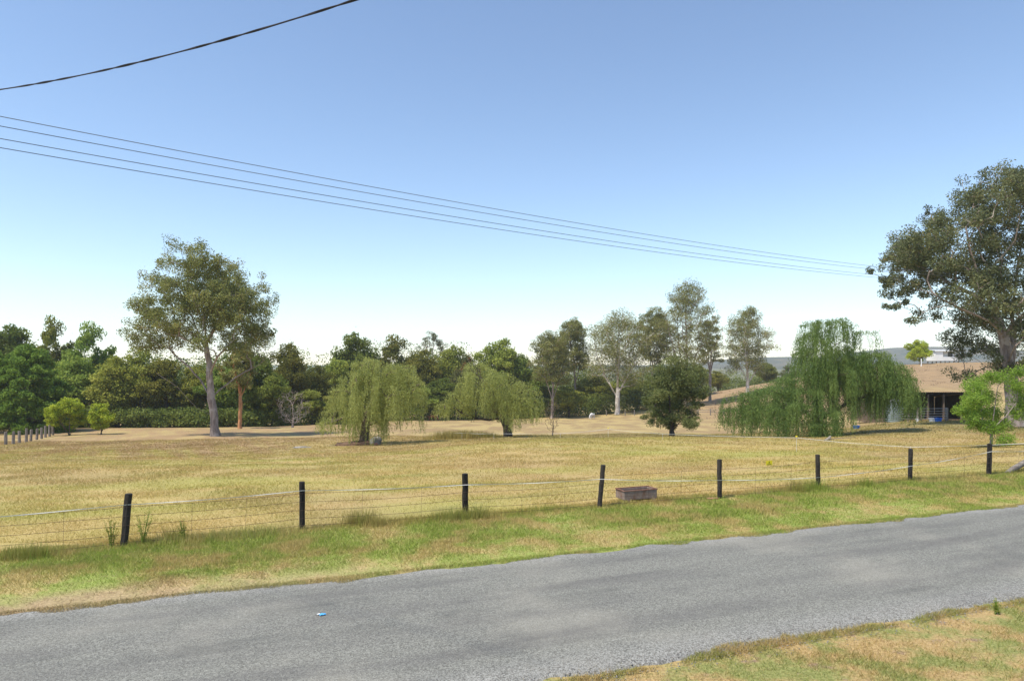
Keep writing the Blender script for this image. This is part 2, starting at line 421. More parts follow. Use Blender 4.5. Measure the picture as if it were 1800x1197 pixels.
# the camera's side of the road
x, y, a, s = strip_pts(280000, 1, 26, 3.0, 8.1)
den = np.clip(vnoise(x * 1.2, y * 1.2, 31) * 1.6 - .15, 0, 1) * np.clip((8.0 - s + .35 * (vnoise(a * 2, s * 0, 33) - .5)) / .5, 0, 1)
keep = (RNG.uniform(0, 1, len(x)) < den)
x, y = x[keep], y[keep]
blades('roadside_grass', np.stack([x, y, height(x, y) - .006], 1), .03 + .055 * vnoise(x * 1.5, y * 1.5, 32), .009, .8, 'patchy green and brown grass at the near edge of the road')
x, y, a, s = strip_pts(120000, -12, 34, 12.45, 13.05)
keep = (vnoise(a * 1.4, s * 0 + 2, 36) * .55 + vnoise(a * 5, s * 3, 37) * .3) > (12.98 - s) / .55 + .16
x, y = x[keep], y[keep]
blades('edge_grass', np.stack([x, y, np.maximum(height(x, y), .0)], 1), .05, .010, .8, 'ragged grass creeping over the far edge of the road')
x, y, a, s = strip_pts(90000, 1, 26, 7.7, 8.40)
keep = (vnoise(a * 1.2, s * 0 + 2, 38) * .6 + vnoise(a * 5, s * 3, 39) * .3) > (s - 7.7) / .55 + .2
x, y = x[keep], y[keep]
blades('edge_grass', np.stack([x, y, np.maximum(height(x, y), .0)], 1), .05, .009, .8, 'ragged grass creeping over the near edge of the road')
# paddock
n = 640000
yy = 15 + 55 * RNG.uniform(0, 1, n) ** 1.5; xx = RNG.uniform(-.8, .8, n) * yy
ss = xx * RN[0] + yy * RN[1]
keep = (ss > 17.0) & (RNG.uniform(0, 1, n) < np.clip(vnoise(xx * .9, yy * .9, 41) * 1.3 + .1, 0, 1))
xx, yy = xx[keep], yy[keep]
blades('paddock_grass', np.stack([xx, yy, height(xx, yy) - .006], 1), (.03 + .05 * vnoise(xx * .6, yy * .6, 42)) * (1 + yy / 90), np.maximum(.012, .00085 * yy), .9, 'short dry straw coloured grass across the paddock')
# longer grass along the foot of the fence
x, y, a, s = strip_pts(90000, -12, 34, 16.2, 17.5)
tall = vnoise(a * .55, s * 0 + .3, 51)
keep = RNG.uniform(0, 1, len(x)) < np.exp(-((s - 16.75) / .30) ** 2) * np.clip(tall * 1.9 - .55, .06, 1)
x, y, a, s = x[keep], y[keep], a[keep], s[keep]
rn = RNG.uniform(.0, .45, len(x)) + .5 * (vnoise(a * .8, s * 0 + 4, 52) > .60)
blades('fence_line_grass', np.stack([x, y, height(x, y) - .01], 1), .08 + .26 * np.clip(vnoise(a * .55, s * 0 + .3, 51) - .3, 0, 1), .012, .45, 'longer rank grass growing along the foot of the post and wire fence', rnd=rn)
# green clumps at the fence, and reeds in the gully
def tufts(spots, per, rad, h, wdt, lean, name, label, lo=0., hi=.4):
    P, H = [], []
    for (bx, d, k) in spots:
        b = gp(bx, d); m = int(per * k)
        q = RNG.normal(0, 1, (m, 2)) * np.array([rad, rad * .5]) * k
        X, Y = b.x + q[:, 0], b.y + q[:, 1]
        P.append(np.stack([X, Y, height(X, Y) - .01], 1)); H.append(np.full(m, h * k))
    P, H = np.concatenate(P), np.concatenate(H)
    blades(name, P, H, wdt, lean, label, rnd=RNG.uniform(lo, hi, len(P)))
tufts([(632, 16.8, 1.0), (660, 16.6, .7), (790, 17.2, .9), (840, 17.4, .9), (815, 17.3, .7), (1400, 20.9, 1.0), (1430, 21.2, .9), (1520, 21.9, .7), (305, 15.4, .7), (1170, 19.5, .6), (30, 13.8, .8), (70, 14.0, .8)],
      520, .24, .38, .012, .3, 'tall_green_grass', 'clumps of tall green grass at the foot of the fence posts')
tufts([(785, 60, 1.), (800, 61, 1.), (818, 61, 1.), (840, 62, .8), (860, 62, .6)], 900, .8, .75, .03, .25, 'reeds', 'dark green reeds in the gully left of the middle willow', 0, .3)

# ------------------------------------------------------------------ hills far away
def hill_mat():
    t = NT('forested_hills'); p = t.pos()
    f = t.noise(p, .012, 6.0, .7)
    t.bump(t.noise(p, .03, 5.0, .7), 1.0, 20.0)
    return t.fin(t.mix(t.ramp(f, .38, .64), (.045, .055, .03), (.15, .12, .07)), .95)
D0 = 2300
prof = np.array([(-2500, 640), (0, 650), (600, 650), (1000, 648), (1250, 640), (1330, 629), (1380, 626), (1450, 630), (1500, 628), (1545, 616), (1590, 608), (1620, 609), (1660, 616), (1720, 612), (1800, 622), (2200, 618), (4000, 640)], float)
uu = np.arange(-2500, 4000, 12.0); ridge = np.interp(uu, prof[:, 0], prof[:, 1])
ridge = np.convolve(np.pad(ridge, 3, mode='edge'), np.ones(7) / 7, 'valid')
hv = []
for j, t_ in enumerate(np.linspace(0, 1, 14)):
    dd = D0 - 900 + t_ * 1800
    bell = max(0.0, math.sin(math.pi * min(t_, 1))) ** 1.2
    X = (uu - 900) / F * D0
    nz = vnoise(X / 160, np.full_like(X, dd / 160), 61) - .5
    zt = CAMZ + (HOR - ridge) / F * D0
    Z = -20 + (zt + 20) * bell + nz * 16 * bell * (abs(t_ - .5) > .08)
    hv.append(np.stack([X, np.full_like(X, dd), Z], 1))
hv = np.concatenate(hv); nuu = len(uu); ii = np.arange(len(hv)).reshape(-1, nuu)
hills = mesh_np('hills', hv, np.stack([ii[:-1, :-1], ii[:-1, 1:], ii[1:, 1:], ii[1:, :-1]], -1).reshape(-1, 4), hill_mat(), smooth=True)
tag(hills, 'distant blue forested hills', kind='structure')

# ------------------------------------------------------------------ trees
def leaf_mesh(name, C, A, L, W, mat, parent, rnd):
    """one diamond-shaped leaf face at every centre C along axis A"""
    n = len(C)
    A = A / np.maximum(np.linalg.norm(A, axis=1, keepdims=True), 1e-6)
    R = RNG.normal(0, 1, (n, 3)); B = np.cross(A, R); B /= np.maximum(np.linalg.norm(B, axis=1, keepdims=True), 1e-6)
    L = (L * RNG.uniform(.6, 1.3, n))[:, None] / 2; W = (W * RNG.uniform(.7, 1.25, n))[:, None] / 2
    V = np.stack([C - A * L, C + B * W + A * L * .1, C + A * L, C - B * W + A * L * .1], 1).reshape(-1, 3)
    return mesh_np(name, V, np.arange(4 * n).reshape(-1, 4), mat, parent, {'rnd': np.repeat(rnd, 4)})
def sphere_pts(n, fill=.55):
    v = RNG.normal(0, 1, (n, 3)); v /= np.linalg.norm(v, axis=1, keepdims=True)
    return v * (RNG.uniform(fill ** 3, 1, n) ** (1 / 3))[:, None]

def skeleton(limbs, tips, r_base, r_tip, bend=.12):
    """limbs: polylines (first is the trunk); every tip is joined to the nearest good node; radii from what each node carries"""
    pos, par = [], []
    for li, pl in enumerate(limbs):
        pl = [np.array(p, float) for p in pl]
        prev = -1
        if li: prev = int(np.argmin([np.linalg.norm(q - pl[0]) for q in pos])); pl = pl[1:]
        dense = []
        last = pos[prev] if li else None
        for p in pl:
            if last is not None:
                m = max(1, int(np.linalg.norm(p - last) / (r_base * 2.2)))
                for k in range(1, m + 1):
                    q = last + (p - last) * k / m
                    if k < m: q = q + RNG.normal(0, r_base * .12, 3)
                    dense.append(q)
            else: dense.append(p)
            last = p
        for q in dense:
            pos.append(q); par.append(prev); prev = len(pos) - 1
    base = np.array(limbs[0][0], float)
    plen = [0.0]
    for i in range(1, len(pos)): plen.append(plen[par[i]] + np.linalg.norm(pos[i] - pos[par[i]]))
    core = min(len(pos) - 1, max(2, int(len(limbs[0]) * .3)))
    order = np.argsort([np.linalg.norm(t - base) for t in tips])
    zmin = base[2] + .12 * (max(t[2] for t in tips) - base[2])
    for oi in order:
        t = np.array(tips[oi], float)
        P = np.array(pos); dv = t - P; dist = np.linalg.norm(dv, axis=1)
        cost = dist + .22 * np.array(plen) + np.where(P[:, 2] > t[2], (P[:, 2] - t[2]) * .9, 0) + np.where(P[:, 2] < zmin, 50, 0)
        b = int(np.argmin(cost)); p0 = P[b]
        m = max(2, min(5, int(dist[b] / .9) + 1)); prev = b
        side = RNG.normal(0, 1, 3) * dist[b] * bend
        for k in range(1, m + 1):
            f = k / m
            q = p0 + dv[b] * f + side * math.sin(math.pi * f) + np.array([0, 0, dist[b] * .10 * math.sin(math.pi * f)])
            pos.append(q); par.append(prev); plen.append(plen[prev] + np.linalg.norm(q - pos[prev])); prev = len(pos) - 1
    n = len(pos); load = np.zeros(n); kids = np.zeros(n, int)
    for i in range(n): 
        if par[i] >= 0: kids[par[i]] += 1
    for i in range(n - 1, -1, -1):
        if kids[i] == 0: load[i] += 1
        if par[i] >= 0: load[par[i]] += load[i]
    rad = r_tip + (r_base - r_tip) * (load / load[0]) ** .72
    return np.array(pos), np.array(par), rad
def skeleton_mesh(name, pos, par, rad, mat, parent, flare=1.5):
    V, Fc = [], []
    h0 = pos[0][2]; rb = rad[0]
    for i in range(len(pos)):
        if par[i] < 0: continue
        a, b = pos[par[i]], pos[i]; ra, rb_ = rad[par[i]], rad[i]
        ra = min(ra, rb_ * 1.35 + .01)
        if par[i] and par[par[i]] >= 0 and rad[par[i]] > rb_ * 1.6: ra = rb_ * 1.15
        if par[i] == 0: ra = rad[0] * flare
        n = 9 if rb_ > .12 else (5 if rb_ > .03 else 3)
        t = b - a; t = t / max(np.linalg.norm(t), 1e-6)
        u = np.cross(t, (0.31, .95, .05)); u /= max(np.linalg.norm(u), 1e-6); v = np.cross(t, u)
        an = np.arange(n) * 2 * np.pi / n
        ring = np.cos(an)[:, None] * u + np.sin(an)[:, None] * v
        k = len(V)
        V.extend(a - t * ra * .15 + ring * ra); V.extend(b + t * rb_ * .15 + ring * rb_)
        Fc.extend([(k + j, k + (j + 1) % n, k + n + (j + 1) % n, k + n + j) for j in range(n)])
    return mesh_np(name, np.array(V), np.array(Fc), mat, parent, smooth=True)

def lobes_world(lobes, base_x, d, hw, ctr=None, fy=1.18):
    """photo-pixel ellipses -> ellipsoids round the tree's own axis (metres, relative to the camera's origin)"""
    out = []; cx0 = ctr if ctr else np.mean([l[0] for l in lobes])
    for l in lobes:
        x, y, rx, ry = l[:4]
        t = min(1., abs(x - cx0) / max(hw, 1)); k = d / F
        dep = l[4] if len(l) > 4 else RNG.uniform(-1, 1) * hw * .62 * math.sqrt(max(0, 1 - t * t))
        c = np.array(px(x, y, d)); c[1] += dep * k
        out.append((c, np.array([rx * 1.05 * k, (rx + ry) * .62 * k, ry * fy * k])))
    return out

def make_tree(name, label, cat, base, limbs, lobes, leafm, barkm, clumps=120, leaves=20000, crad=.7, L=.24, W=.10, r_base=.4, r_tip=.015, droop=.5, group=None, shell=.35, flat=.7, flare=1.5, loose=.025):
    root = thing(name, label, cat, base, group=group)
    b = np.array(base)
    vol = np.array([np.prod(e) ** (2 / 3) for _, e in lobes]); cnt = np.maximum(1, np.round(clumps * vol / vol.sum())).astype(int)
    tips, own = [], []
    for (c, e), m in zip(lobes, cnt):
        e = np.maximum(e - .3 * crad, e * .8)
        q = sphere_pts(m, shell); q[:, 2] = np.where(q[:, 2] < -.5, q[:, 2] * .5, q[:, 2])
        tips.extend(list(c + q * e - b)); own += [min(1.0, np.mean(e) / (crad * 1.6))] * m
    tips = np.array(tips); own = np.array(own)
    limbs = [[np.array(p) - b for p in pl] for pl in limbs]
    pos, par, rad = skeleton(limbs, tips, r_base, r_tip)
    skeleton_mesh('trunk', pos, par, rad, barkm, root, flare)
    n = leaves; ci = RNG.integers(0, len(tips), n)
    size = (crad * RNG.uniform(.65, 1.25, len(tips)) * np.clip(own, .55, 1))
    q = sphere_pts(n, .1) * np.array([1, 1, flat]); C = tips[ci] + q * size[ci][:, None]
    stray = RNG.uniform(0, 1, n) < loose; C[stray] += RNG.normal(0, crad * .35, (stray.sum(), 3))
    A = RNG.normal(0, 1, (n, 3)); A[:, 2] = A[:, 2] * (1 - droop * .5) - droop
    crnd = RNG.uniform(0, 1, len(tips))
    leaf_mesh('crown', C, A, np.full(n, L), np.full(n, W), leafm, root, np.clip(.5 * crnd[ci] + .5 * RNG.uniform(0, 1, n), 0, 1))
    return root

def make_willow(name, label, base, limbs, lobes, leafm, barkm, strands=600, step=.13, L=.17, W=.036, r_base=.4, fluff=4000):
    """lobes: (centre, radii, bottom z): strands start on the upper surface of each lobe, arch out and hang"""
    root = thing(name, label, 'willow tree', base); b = np.array(base)
    area = np.array([e[0] * e[1] for _, e, _ in lobes]) ** .9; cnt = np.maximum(3, np.round(strands * area / area.sum())).astype(int)
    tips, C, A, R = [], [], [], []
    for (c, e, zb), m in zip(lobes, cnt):
        nk = max(3, m // 13)
        kq = sphere_pts(nk, .60); kq[:, 2] = np.abs(kq[:, 2]) * 1.0 - .22
        for p in kq[:max(3, nk // 2)]: tips.append(c + p * e * np.array([.85, .85, .70]) - b)
        kl = RNG.uniform(.38, 1.05, nk) ** .8; kr = RNG.uniform(0, 1, nk)
        for g in RNG.integers(0, nk, m):
            p = kq[g]
            s = c + p * e + RNG.normal(0, 1, 3) * np.array([.20, .20, .10])
            out = np.array([p[0], p[1], 0.]); out /= max(np.linalg.norm(out), .2)
            ln = max(.5, (s[2] - zb) * kl[g] * RNG.uniform(.6, 1.05)); m2 = max(4, int(ln / step)); t = np.linspace(0, 1, m2)
            sw = RNG.normal(0, .05, 2) * ln
            spread = .30 * min(1.3, ln) * RNG.uniform(.5, 1.4)
            P = s + np.outer(1 - np.exp(-t * 3.5), out * spread)
            P[:, 2] -= ln * t - .20 * np.sin(np.minimum(1, t * 3) * np.pi)
            P[:, :2] += np.outer(t ** 1.5, sw)
            rr = .65 * kr[g] + .35 * RNG.uniform(0, 1)
            for rep in range(2):
                jit = RNG.normal(0, .05, P.shape) * (1.25 - .5 * t)[:, None]
                C.append(P + jit - b)
                a = RNG.normal(0, .38, P.shape); a[:, 2] -= 1.0; A.append(a)
                R.append(np.clip(.6 * rr + .4 * RNG.uniform(0, 1, m2), 0, 1))
    # a little fill on the lobe tops
    for (c, e, zb), m in zip(lobes, np.round(fluff * area / area.sum()).astype(int)):
        q = sphere_pts(m, .75); q[:, 2] = np.abs(q[:, 2]); C.append(c + q * e * 1.02 - b)
        a = RNG.normal(0, .5, (m, 3)); a[:, 2] -= .7; A.append(a); R.append(RNG.uniform(0, 1, m))
    C, A, R = np.concatenate(C), np.concatenate(A), np.concatenate(R)
    limbs = [[np.array(p) - b for p in pl] for pl in limbs]
    pos, par, rad = skeleton(limbs, np.array(tips), r_base, .008)
    skeleton_mesh('trunk', pos, par, rad, barkm, root, 1.3)
    leaf_mesh('crown', C, A, np.full(len(C), L), np.full(len(C), W), leafm, root, R)
    return root

L_GUM = leaf_mat('gum_leaves', (.145, .17, .05), (.33, .34, .11), (0.364, 0.273, 0.098), .36)
L_GUM2 = leaf_mat('grey_gum_leaves', (.095, .115, .055), (.21, .225, .10), (0.247, 0.182, 0.078), .3)
L_GUM3 = leaf_mat('far_gum_leaves', (.15, .16, .045), (.31, .31, .10), (0.365, 0.257, 0.115), .36)
L_WIL1 = leaf_mat('pale_willow_leaves', (.24, .27, .065), (.44, .46, .145), None, .42)
L_WIL2 = leaf_mat('green_willow_leaves', (.10, .17, .042), (.23, .31, .085), None, .42)
L_TREE = leaf_mat('broad_leaves', (.125, .185, .032), (.28, .345, .065), (0.338, 0.350, 0.088), .42, objvar=.75, amt3=.15)
L_DENSE = leaf_mat('dense_leaves', (.10, .175, .025), (.22, .33, .05), None, .36)
L_LIME = leaf_mat('lime_leaves', (.28, .36, .025), (.48, .54, .06), (.45, .42, .06), .4)
L_YOUNG = leaf_mat('young_leaves', (.16, .28, .035), (.30, .42, .07), None, .4)
L_MEL = leaf_mat('melaleuca_leaves', (.10, .13, .042), (.23, .25, .085), (0.221, 0.195, 0.085), .32)
L_UNDER = leaf_mat('scrub_leaves', (.09, .13, .028), (.21, .255, .055), (0.253, 0.265, 0.063), .32, nscale=.12)
L_FLOW = leaf_mat('blossom_leaves', (.10, .12, .04), (.19, .18, .06), (.42, .17, .06), .3, amt3=.3)
B_GUM = bark_mat('gum_bark', (.33, .27, .24), (.19, .145, .125), (.42, .36, .32))
B_PALE = bark_mat('pale_bark', (.55, .50, .45), (.36, .31, .28), (.62, .58, .54))
B_DARK = bark_mat('dark_bark', (.085, .065, .05), (.045, .035, .028))
B_BROWN = bark_mat('brown_bark', (.17, .125, .095), (.10, .075, .06))
B_ORANGE = bark_mat('orange_bark', (.50, .25, .12), (.33, .16, .08))
B_GREY = bark_mat('grey_twigs', (.36, .30, .275), (.25, .20, .185))

def pl(pts, d): return [np.array(px(p[0], p[1], d)) + np.array([0, p[2] if len(p) > 2 else 0, 0]) for p in pts]

def fill_lobes(ls, reach=70, k=.8):
    out = list(ls)
    for i in range(len(ls)):
        for j in range(i):
            a, c = ls[i], ls[j]
            if 30 < math.hypot(a[0] - c[0], a[1] - c[1]) < reach: out.append(((a[0] + c[0]) / 2, (a[1] + c[1]) / 2, (a[2] + c[2]) / 2 * k, (a[3] + c[3]) / 2 * k))
    return out
# --- the big gum on the left
D = 75.0; b = gp(379, D)
g_l = [(355, 462, 52, 32), (300, 488, 42, 30), (410, 498, 46, 30), (262, 522, 34, 20), (288, 548, 32, 18), (318, 560, 26, 12), (440, 528, 36, 26), (330, 520, 42, 24), (243, 572, 30, 20), (455, 556, 26, 18),
       (395, 550, 40, 26), (275, 560, 30, 18), (270, 606, 42, 20), (425, 592, 46, 26), (240, 610, 26, 16), (464, 588, 18, 9), (436, 625, 36, 18), (330, 590, 26, 13), (375, 610, 30, 16),
       (370, 490, 40, 22), (350, 545, 34, 16), (345, 575, 34, 16), (395, 582, 30, 16), (308, 592, 28, 13), (375, 525, 40, 20), (430, 560, 30, 18), (290, 520, 28, 18), (320, 470, 30, 18), (392, 468, 30, 18), (382, 500, 34, 20), (365, 445, 30, 14), (405, 535, 34, 18), (425, 520, 26, 18), (455, 600, 22, 12), (235, 590, 22, 12)]
limbs = [[tuple(b)] + pl([(377, 735), (371, 700), (368, 660), (364, 620), (360, 570), (356, 520), (354, 480)], D),
         pl([(370, 695), (345, 668, 1), (312, 635, 1), (285, 612, 1.5)], D), pl([(376, 742), (358, 716, -1.5), (335, 682, -2.5), (300, 655, -3)], D),
         pl([(369, 670), (395, 628, -2), (428, 598, -2.5)], D), pl([(364, 620), (335, 570, 1), (302, 515, 1.5)], D), pl([(362, 600), (386, 545, 1.5), (412, 505, 2)], D),
         pl([(364, 625), (330, 592, -2), (262, 575, -2.5)], D), pl([(371, 695), (400, 665, 2), (440, 640, 3)], D)]
make_tree('gum_tree', 'tall spreading gum standing alone in the left paddock, pale trunk and wide open crown', 'gum tree', b, limbs,
          lobes_world(fill_lobes(g_l, 60), 379, D, 130, 355, 1.12), L_GUM, B_GUM, 1200, 84000, .66, .24, .10, .42, .014, .5, shell=.2, flat=.9)

# --- the huge gum on the right
D = 60.0; b = gp(1784, D)
r_l = [(1740, 322, 52, 22), (1700, 345, 36, 24), (1790, 330, 42, 30), (1850, 345, 55, 40), (1690, 392, 42, 26), (1755, 390, 46, 30), (1820, 425, 46, 40), (1625, 412, 38, 22),
       (1582, 440, 36, 18), (1542, 476, 17, 11), (1650, 452, 44, 24), (1720, 455, 40, 24), (1790, 485, 42, 30), (1560, 522, 18, 10), (1602, 508, 34, 13), (1645, 520, 30, 14), (1588, 562, 20, 8),
       (1662, 552, 34, 12), (1718, 542, 34, 16), (1782, 560, 42, 26), (1738, 590, 28, 14), (1758, 622, 32, 16), (1785, 640, 42, 22), (1748, 652, 20, 10), (1735, 482, 36, 20), (1765, 520, 36, 22), (1748, 570, 34, 20), (1775, 602, 36, 22), (1670, 480, 34, 16), (1612, 440, 30, 16), (1665, 425, 30, 18), (1725, 365, 34, 20), (1790, 380, 36, 24), (1850, 500, 60, 50), (1850, 600, 50, 38),
       (1890, 420, 60, 55), (1905, 520, 60, 55), (1640, 372, 13, 9), (1575, 500, 22, 9), (1760, 430, 40, 24), (1620, 470, 30, 14), (1700, 505, 36, 16), (1752, 662, 28, 14)]
limbs = [[tuple(b)] + pl([(1782, 710), (1779, 680), (1772, 640), (1764, 590), (1745, 540), (1722, 490), (1705, 440), (1698, 400)], D),
         pl([(1779, 680), (1792, 640, 1), (1802, 570, 1.5), (1815, 490, 2), (1828, 410, 2)], D), pl([(1764, 590), (1715, 565, -1.5), (1660, 545, -2), (1595, 512, -2)], D),
         pl([(1745, 540), (1690, 500, 1), (1630, 470, 1), (1555, 476, 1)], D), pl([(1779, 685), (1820, 655, -2), (1870, 600, -3)], D), pl([(1722, 490), (1755, 430, -2), (1765, 360, -2)], D),
         pl([(1802, 570), (1850, 520, -1), (1895, 450, -1)], D), pl([(1772, 640), (1740, 610, -3), (1715, 600, -4)], D), pl([(1764, 590), (1790, 520, -3), (1785, 440, -3.5)], D)]
make_tree('gum_tree', 'huge dark gum at the right edge of the photo, its boughs reaching over the shed', 'gum tree', b, limbs,
          lobes_world(fill_lobes(r_l), 1784, D, 200, 1780, 1.25), L_GUM2, B_GUM, 1500, 130000, .66, .23, .095, .62, .016, .55, shell=.2, flat=.9)

# --- the willows
def wl(lobes, d):
    k = d / F; out = []
    for x, y, rx, ry, yb, dep in lobes:
        c = np.array(px(x, y, d)); c[1] += dep
        out.append((c, np.array([rx * k, (rx * .5 + 22) * k, ry * k]), CAMZ - (yb - HOR) / F * d))
    return out
D = 55.0; b = gp(640, D)
make_willow('willow_tree', 'pale green weeping willow on a bare earth mound, leftmost of the willows', b,
    [[tuple(b)] + pl([(642, 750), (646, 725), (660, 700), (675, 680), (682, 665)], D), pl([(646, 725), (622, 690), (610, 670)], D), pl([(655, 710), (690, 680), (715, 665)], D)],
    wl([(670, 650, 38, 16, 705, 0), (640, 668, 42, 18, 745, -1.2), (705, 672, 34, 20, 735, .5), (610, 690, 32, 18, 760, -.3), (685, 690, 46, 20, 758, -1.6), (600, 725, 26, 12, 762, 0), (725, 690, 18, 16, 730, 0),
        (650, 720, 36, 14, 782, -1.4), (582, 742, 16, 6, 762, .4), (690, 735, 16, 8, 776, -.4), (712, 650, 18, 9, 690, .8), (655, 637, 16, 7, 668, -.4), (575, 745, 14, 5, 765, -.8), (738, 676, 10, 8, 712, -.5), (700, 658, 30, 12, 705, 0), (695, 700, 40, 14, 760, -.4), (665, 665, 34, 14, 725, .6), (620, 735, 22, 10, 782, -.8), (640, 645, 24, 12, 690, 1.0)], D), L_WIL1, B_BROWN, 1800, .11, .18, .038, .34)
D = 63.0; b = gp(893, D)
make_willow('willow_tree', 'olive weeping willow with a dark forked trunk, middle one of the willows', b,
    [[tuple(b)] + pl([(891, 752), (886, 742), (876, 735), (860, 738), (835, 735), (810, 725)], D), pl([(890, 748), (902, 730), (915, 700), (918, 685)], D), pl([(884, 742), (868, 715), (850, 680), (838, 655)], D)],
    wl([(845, 660, 34, 18, 715, 0), (825, 685, 28, 18, 730, .8), (870, 690, 36, 16, 732, -.6), (920, 690, 30, 20, 750, 0), (895, 705, 36, 14, 742, -1.2), (800, 712, 30, 14, 742, 0), (785, 718, 20, 10, 742, .5), (812, 698, 26, 14, 740, -.8), (858, 672, 36, 18, 728, -.9), (882, 668, 26, 14, 720, .5), (902, 680, 26, 14, 735, .8),
        (850, 722, 34, 8, 742, .5), (915, 715, 28, 12, 764, -.8), (935, 712, 16, 14, 756, .4), (835, 645, 20, 10, 690, .6)], D), L_WIL1, B_DARK, 1900, .11, .18, .038, .36)
D = 57.0; b = gp(1432, D)
make_willow('willow_tree', 'large green weeping willow trailing to the ground in front of the shed', b,
    [[tuple(b)] + pl([(1434, 740), (1435, 715), (1436, 690), (1450, 665), (1462, 640), (1462, 610)], D), pl([(1434, 745), (1462, 725), (1490, 708), (1530, 692), (1560, 675)], D), pl([(1435, 700), (1410, 690), (1370, 690), (1330, 700)], D),
     pl([(1462, 612), (1490, 595), (1515, 590)], D)],
    wl([(1450, 575, 40, 14, 625, 0), (1480, 568, 18, 10, 620, .6), (1425, 600, 28, 16, 660, -.5), (1518, 586, 11, 5, 628, .3), (1440, 625, 40, 20, 690, 0), (1470, 640, 40, 20, 710, .6), (1415, 640, 22, 16, 690, -.8),
        (1500, 650, 42, 18, 722, 0), (1550, 645, 40, 16, 722, .4), (1585, 665, 18, 16, 740, .3), (1572, 684, 30, 12, 746, -.6), (1545, 690, 26, 10, 742, .2), (1560, 670, 34, 14, 745, -1), (1400, 690, 40, 12, 765, -1), (1350, 690, 40, 14, 772, 0), (1310, 705, 34, 16, 772, .6),
        (1285, 725, 15, 10, 772, .3), (1370, 715, 44, 12, 775, -1.6), (1430, 725, 30, 10, 775, -1.8), (1330, 720, 36, 10, 775, -1.2), (1470, 690, 36, 14, 752, -.6), (1415, 745, 26, 6, 778, -2.0), (1380, 675, 24, 8, 740, .8), (1490, 622, 34, 16, 695, .3), (1528, 628, 34, 14, 705, -.4), (1400, 668, 30, 12, 745, .2), (1450, 655, 40, 16, 720, -1.0), (1572, 652, 26, 12, 715, -.2)], D),
    L_WIL2, B_DARK, 5200, .12, .19, .040, .36, 7000)

# --- melaleuca in the gully
D = 60.0; b = gp(1182, D)
make_tree('paperbark_tree', 'bushy dark green tree with many stems rising from the gully, in front of tall gums', 'tree', b,
    [[tuple(b)] + pl([(1181, 748), (1178, 720), (1176, 690), (1178, 655)], D), pl([(1183, 755), (1195, 725, .5), (1205, 690, .6)], D), pl([(1181, 752), (1165, 732, -.6), (1148, 718, -.8)], D), pl([(1183, 755), (1192, 740, -.8), (1212, 728, -1)], D)],
    lobes_world([(1185, 645, 36, 20), (1160, 665, 26, 18), (1210, 665, 26, 20), (1180, 685, 46, 18), (1215, 695, 20, 18), (1150, 695, 22, 14), (1185, 712, 40, 14), (1150, 722, 18, 9), (1138, 732, 10, 6), (1222, 712, 12, 10), (1160, 745, 20, 9), (1208, 742, 22, 10), (1183, 752, 20, 8), (1185, 733, 34, 12), (1165, 733, 22, 10), (1212, 728, 20, 11), (1145, 705, 20, 12), (1228, 690, 14, 14)], 1182, D, 60, 1182),
    L_MEL, B_DARK, 330, 42000, .62, .17, .06, .20, .010, .1, shell=.2)

# --- the young bright tree by the fence on the right
D = 36.0; b = gp(1742, D)
make_tree('young_tree', 'small bright green young tree just beyond the fence, below the huge dark gum', 'tree', b,
    [[tuple(b)] + pl([(1743, 765), (1744, 748), (1748, 720), (1752, 690), (1758, 668)], D), pl([(1743, 762), (1728, 735, .3), (1712, 705, .4), (1705, 690, .4)], D), pl([(1744, 755), (1762, 730, -.3), (1778, 705, -.4)], D)],
    lobes_world([(1760, 663, 24, 11), (1735, 676, 22, 12), (1710, 684, 22, 12), (1780, 680, 20, 14), (1700, 704, 24, 12), (1745, 700, 30, 14), (1788, 705, 18, 14), (1692, 722, 14, 8), (1720, 725, 28, 12), (1765, 728, 28, 14), (1725, 748, 20, 9), (1752, 752, 22, 10), (1742, 768, 18, 8), (1790, 725, 16, 12), (1700, 735, 18, 10), (1772, 752, 20, 12), (1708, 748, 14, 8), (1728, 660, 10, 8), (1775, 655, 12, 9)], 1742, D, 60, 1742),
    L_YOUNG, B_GREY, 420, 30000, .26, .12, .034, .07, .005, -.35, shell=.1, flat=1.3)

# --- bright shrubs and the dense domed tree at the left
def simple_tree(name, label, x, d, top, wpx, leafm, barkm, cat='tree', low=.25, clumps=90, leaves=11000, crad=.6, L=.22, W=.12, r=.15, nl=12, stems=1, group=None, droop=.1, shell=.5, seed=None):
    b = gp(x, d); k = d / F; H = (CAMZ - (top - HOR) * k) - b.z; Wm = wpx * k
    c0 = np.array([b.x, b.y, b.z + H * (low + (1 - low) * .52)]); e0 = np.array([Wm / 2, Wm / 2 * .85, H * (1 - low) / 2])
    q = sphere_pts(nl, .35) * .68
    lob = [(c0 + p * e0, e0 * RNG.uniform(.30, .46)) for p in q] + [(c0 + np.array([0, 0, e0[2] * .55]), e0 * .42)]
    limbs = [[np.array(b), np.array(b) + np.array([0, 0, H * low * .6]), np.array(b) + np.array([RNG.normal(0, .03) * H, 0, H * .6])]]
    for s in range(stems - 1):
        a = RNG.uniform(0, 6.28); limbs.append([np.array(b) + np.array([0, 0, .1]), np.array(b) + np.array([math.cos(a) * Wm * .2, math.sin(a) * Wm * .2, H * .5])])
    return make_tree(name, label, cat, b, limbs, lob, leafm, barkm, clumps, leaves, crad, L, W, r, .012, droop, group, shell=shell)
simple_tree('lime_shrub', 'bright lime green shrub at the end of the old post fence, larger of the pair', 122, 83, 700, 92, L_LIME, B_BROWN, 'shrub', .0, 130, 15000, .5, .2, .12, .10, 22, 4)
simple_tree('lime_shrub', 'smaller lime green shrub of the pair, nearer to the lone gum', 178, 83.5, 706, 64, L_LIME, B_BROWN, 'shrub', .0, 90, 10000, .45, .2, .12, .09, 16, 4)
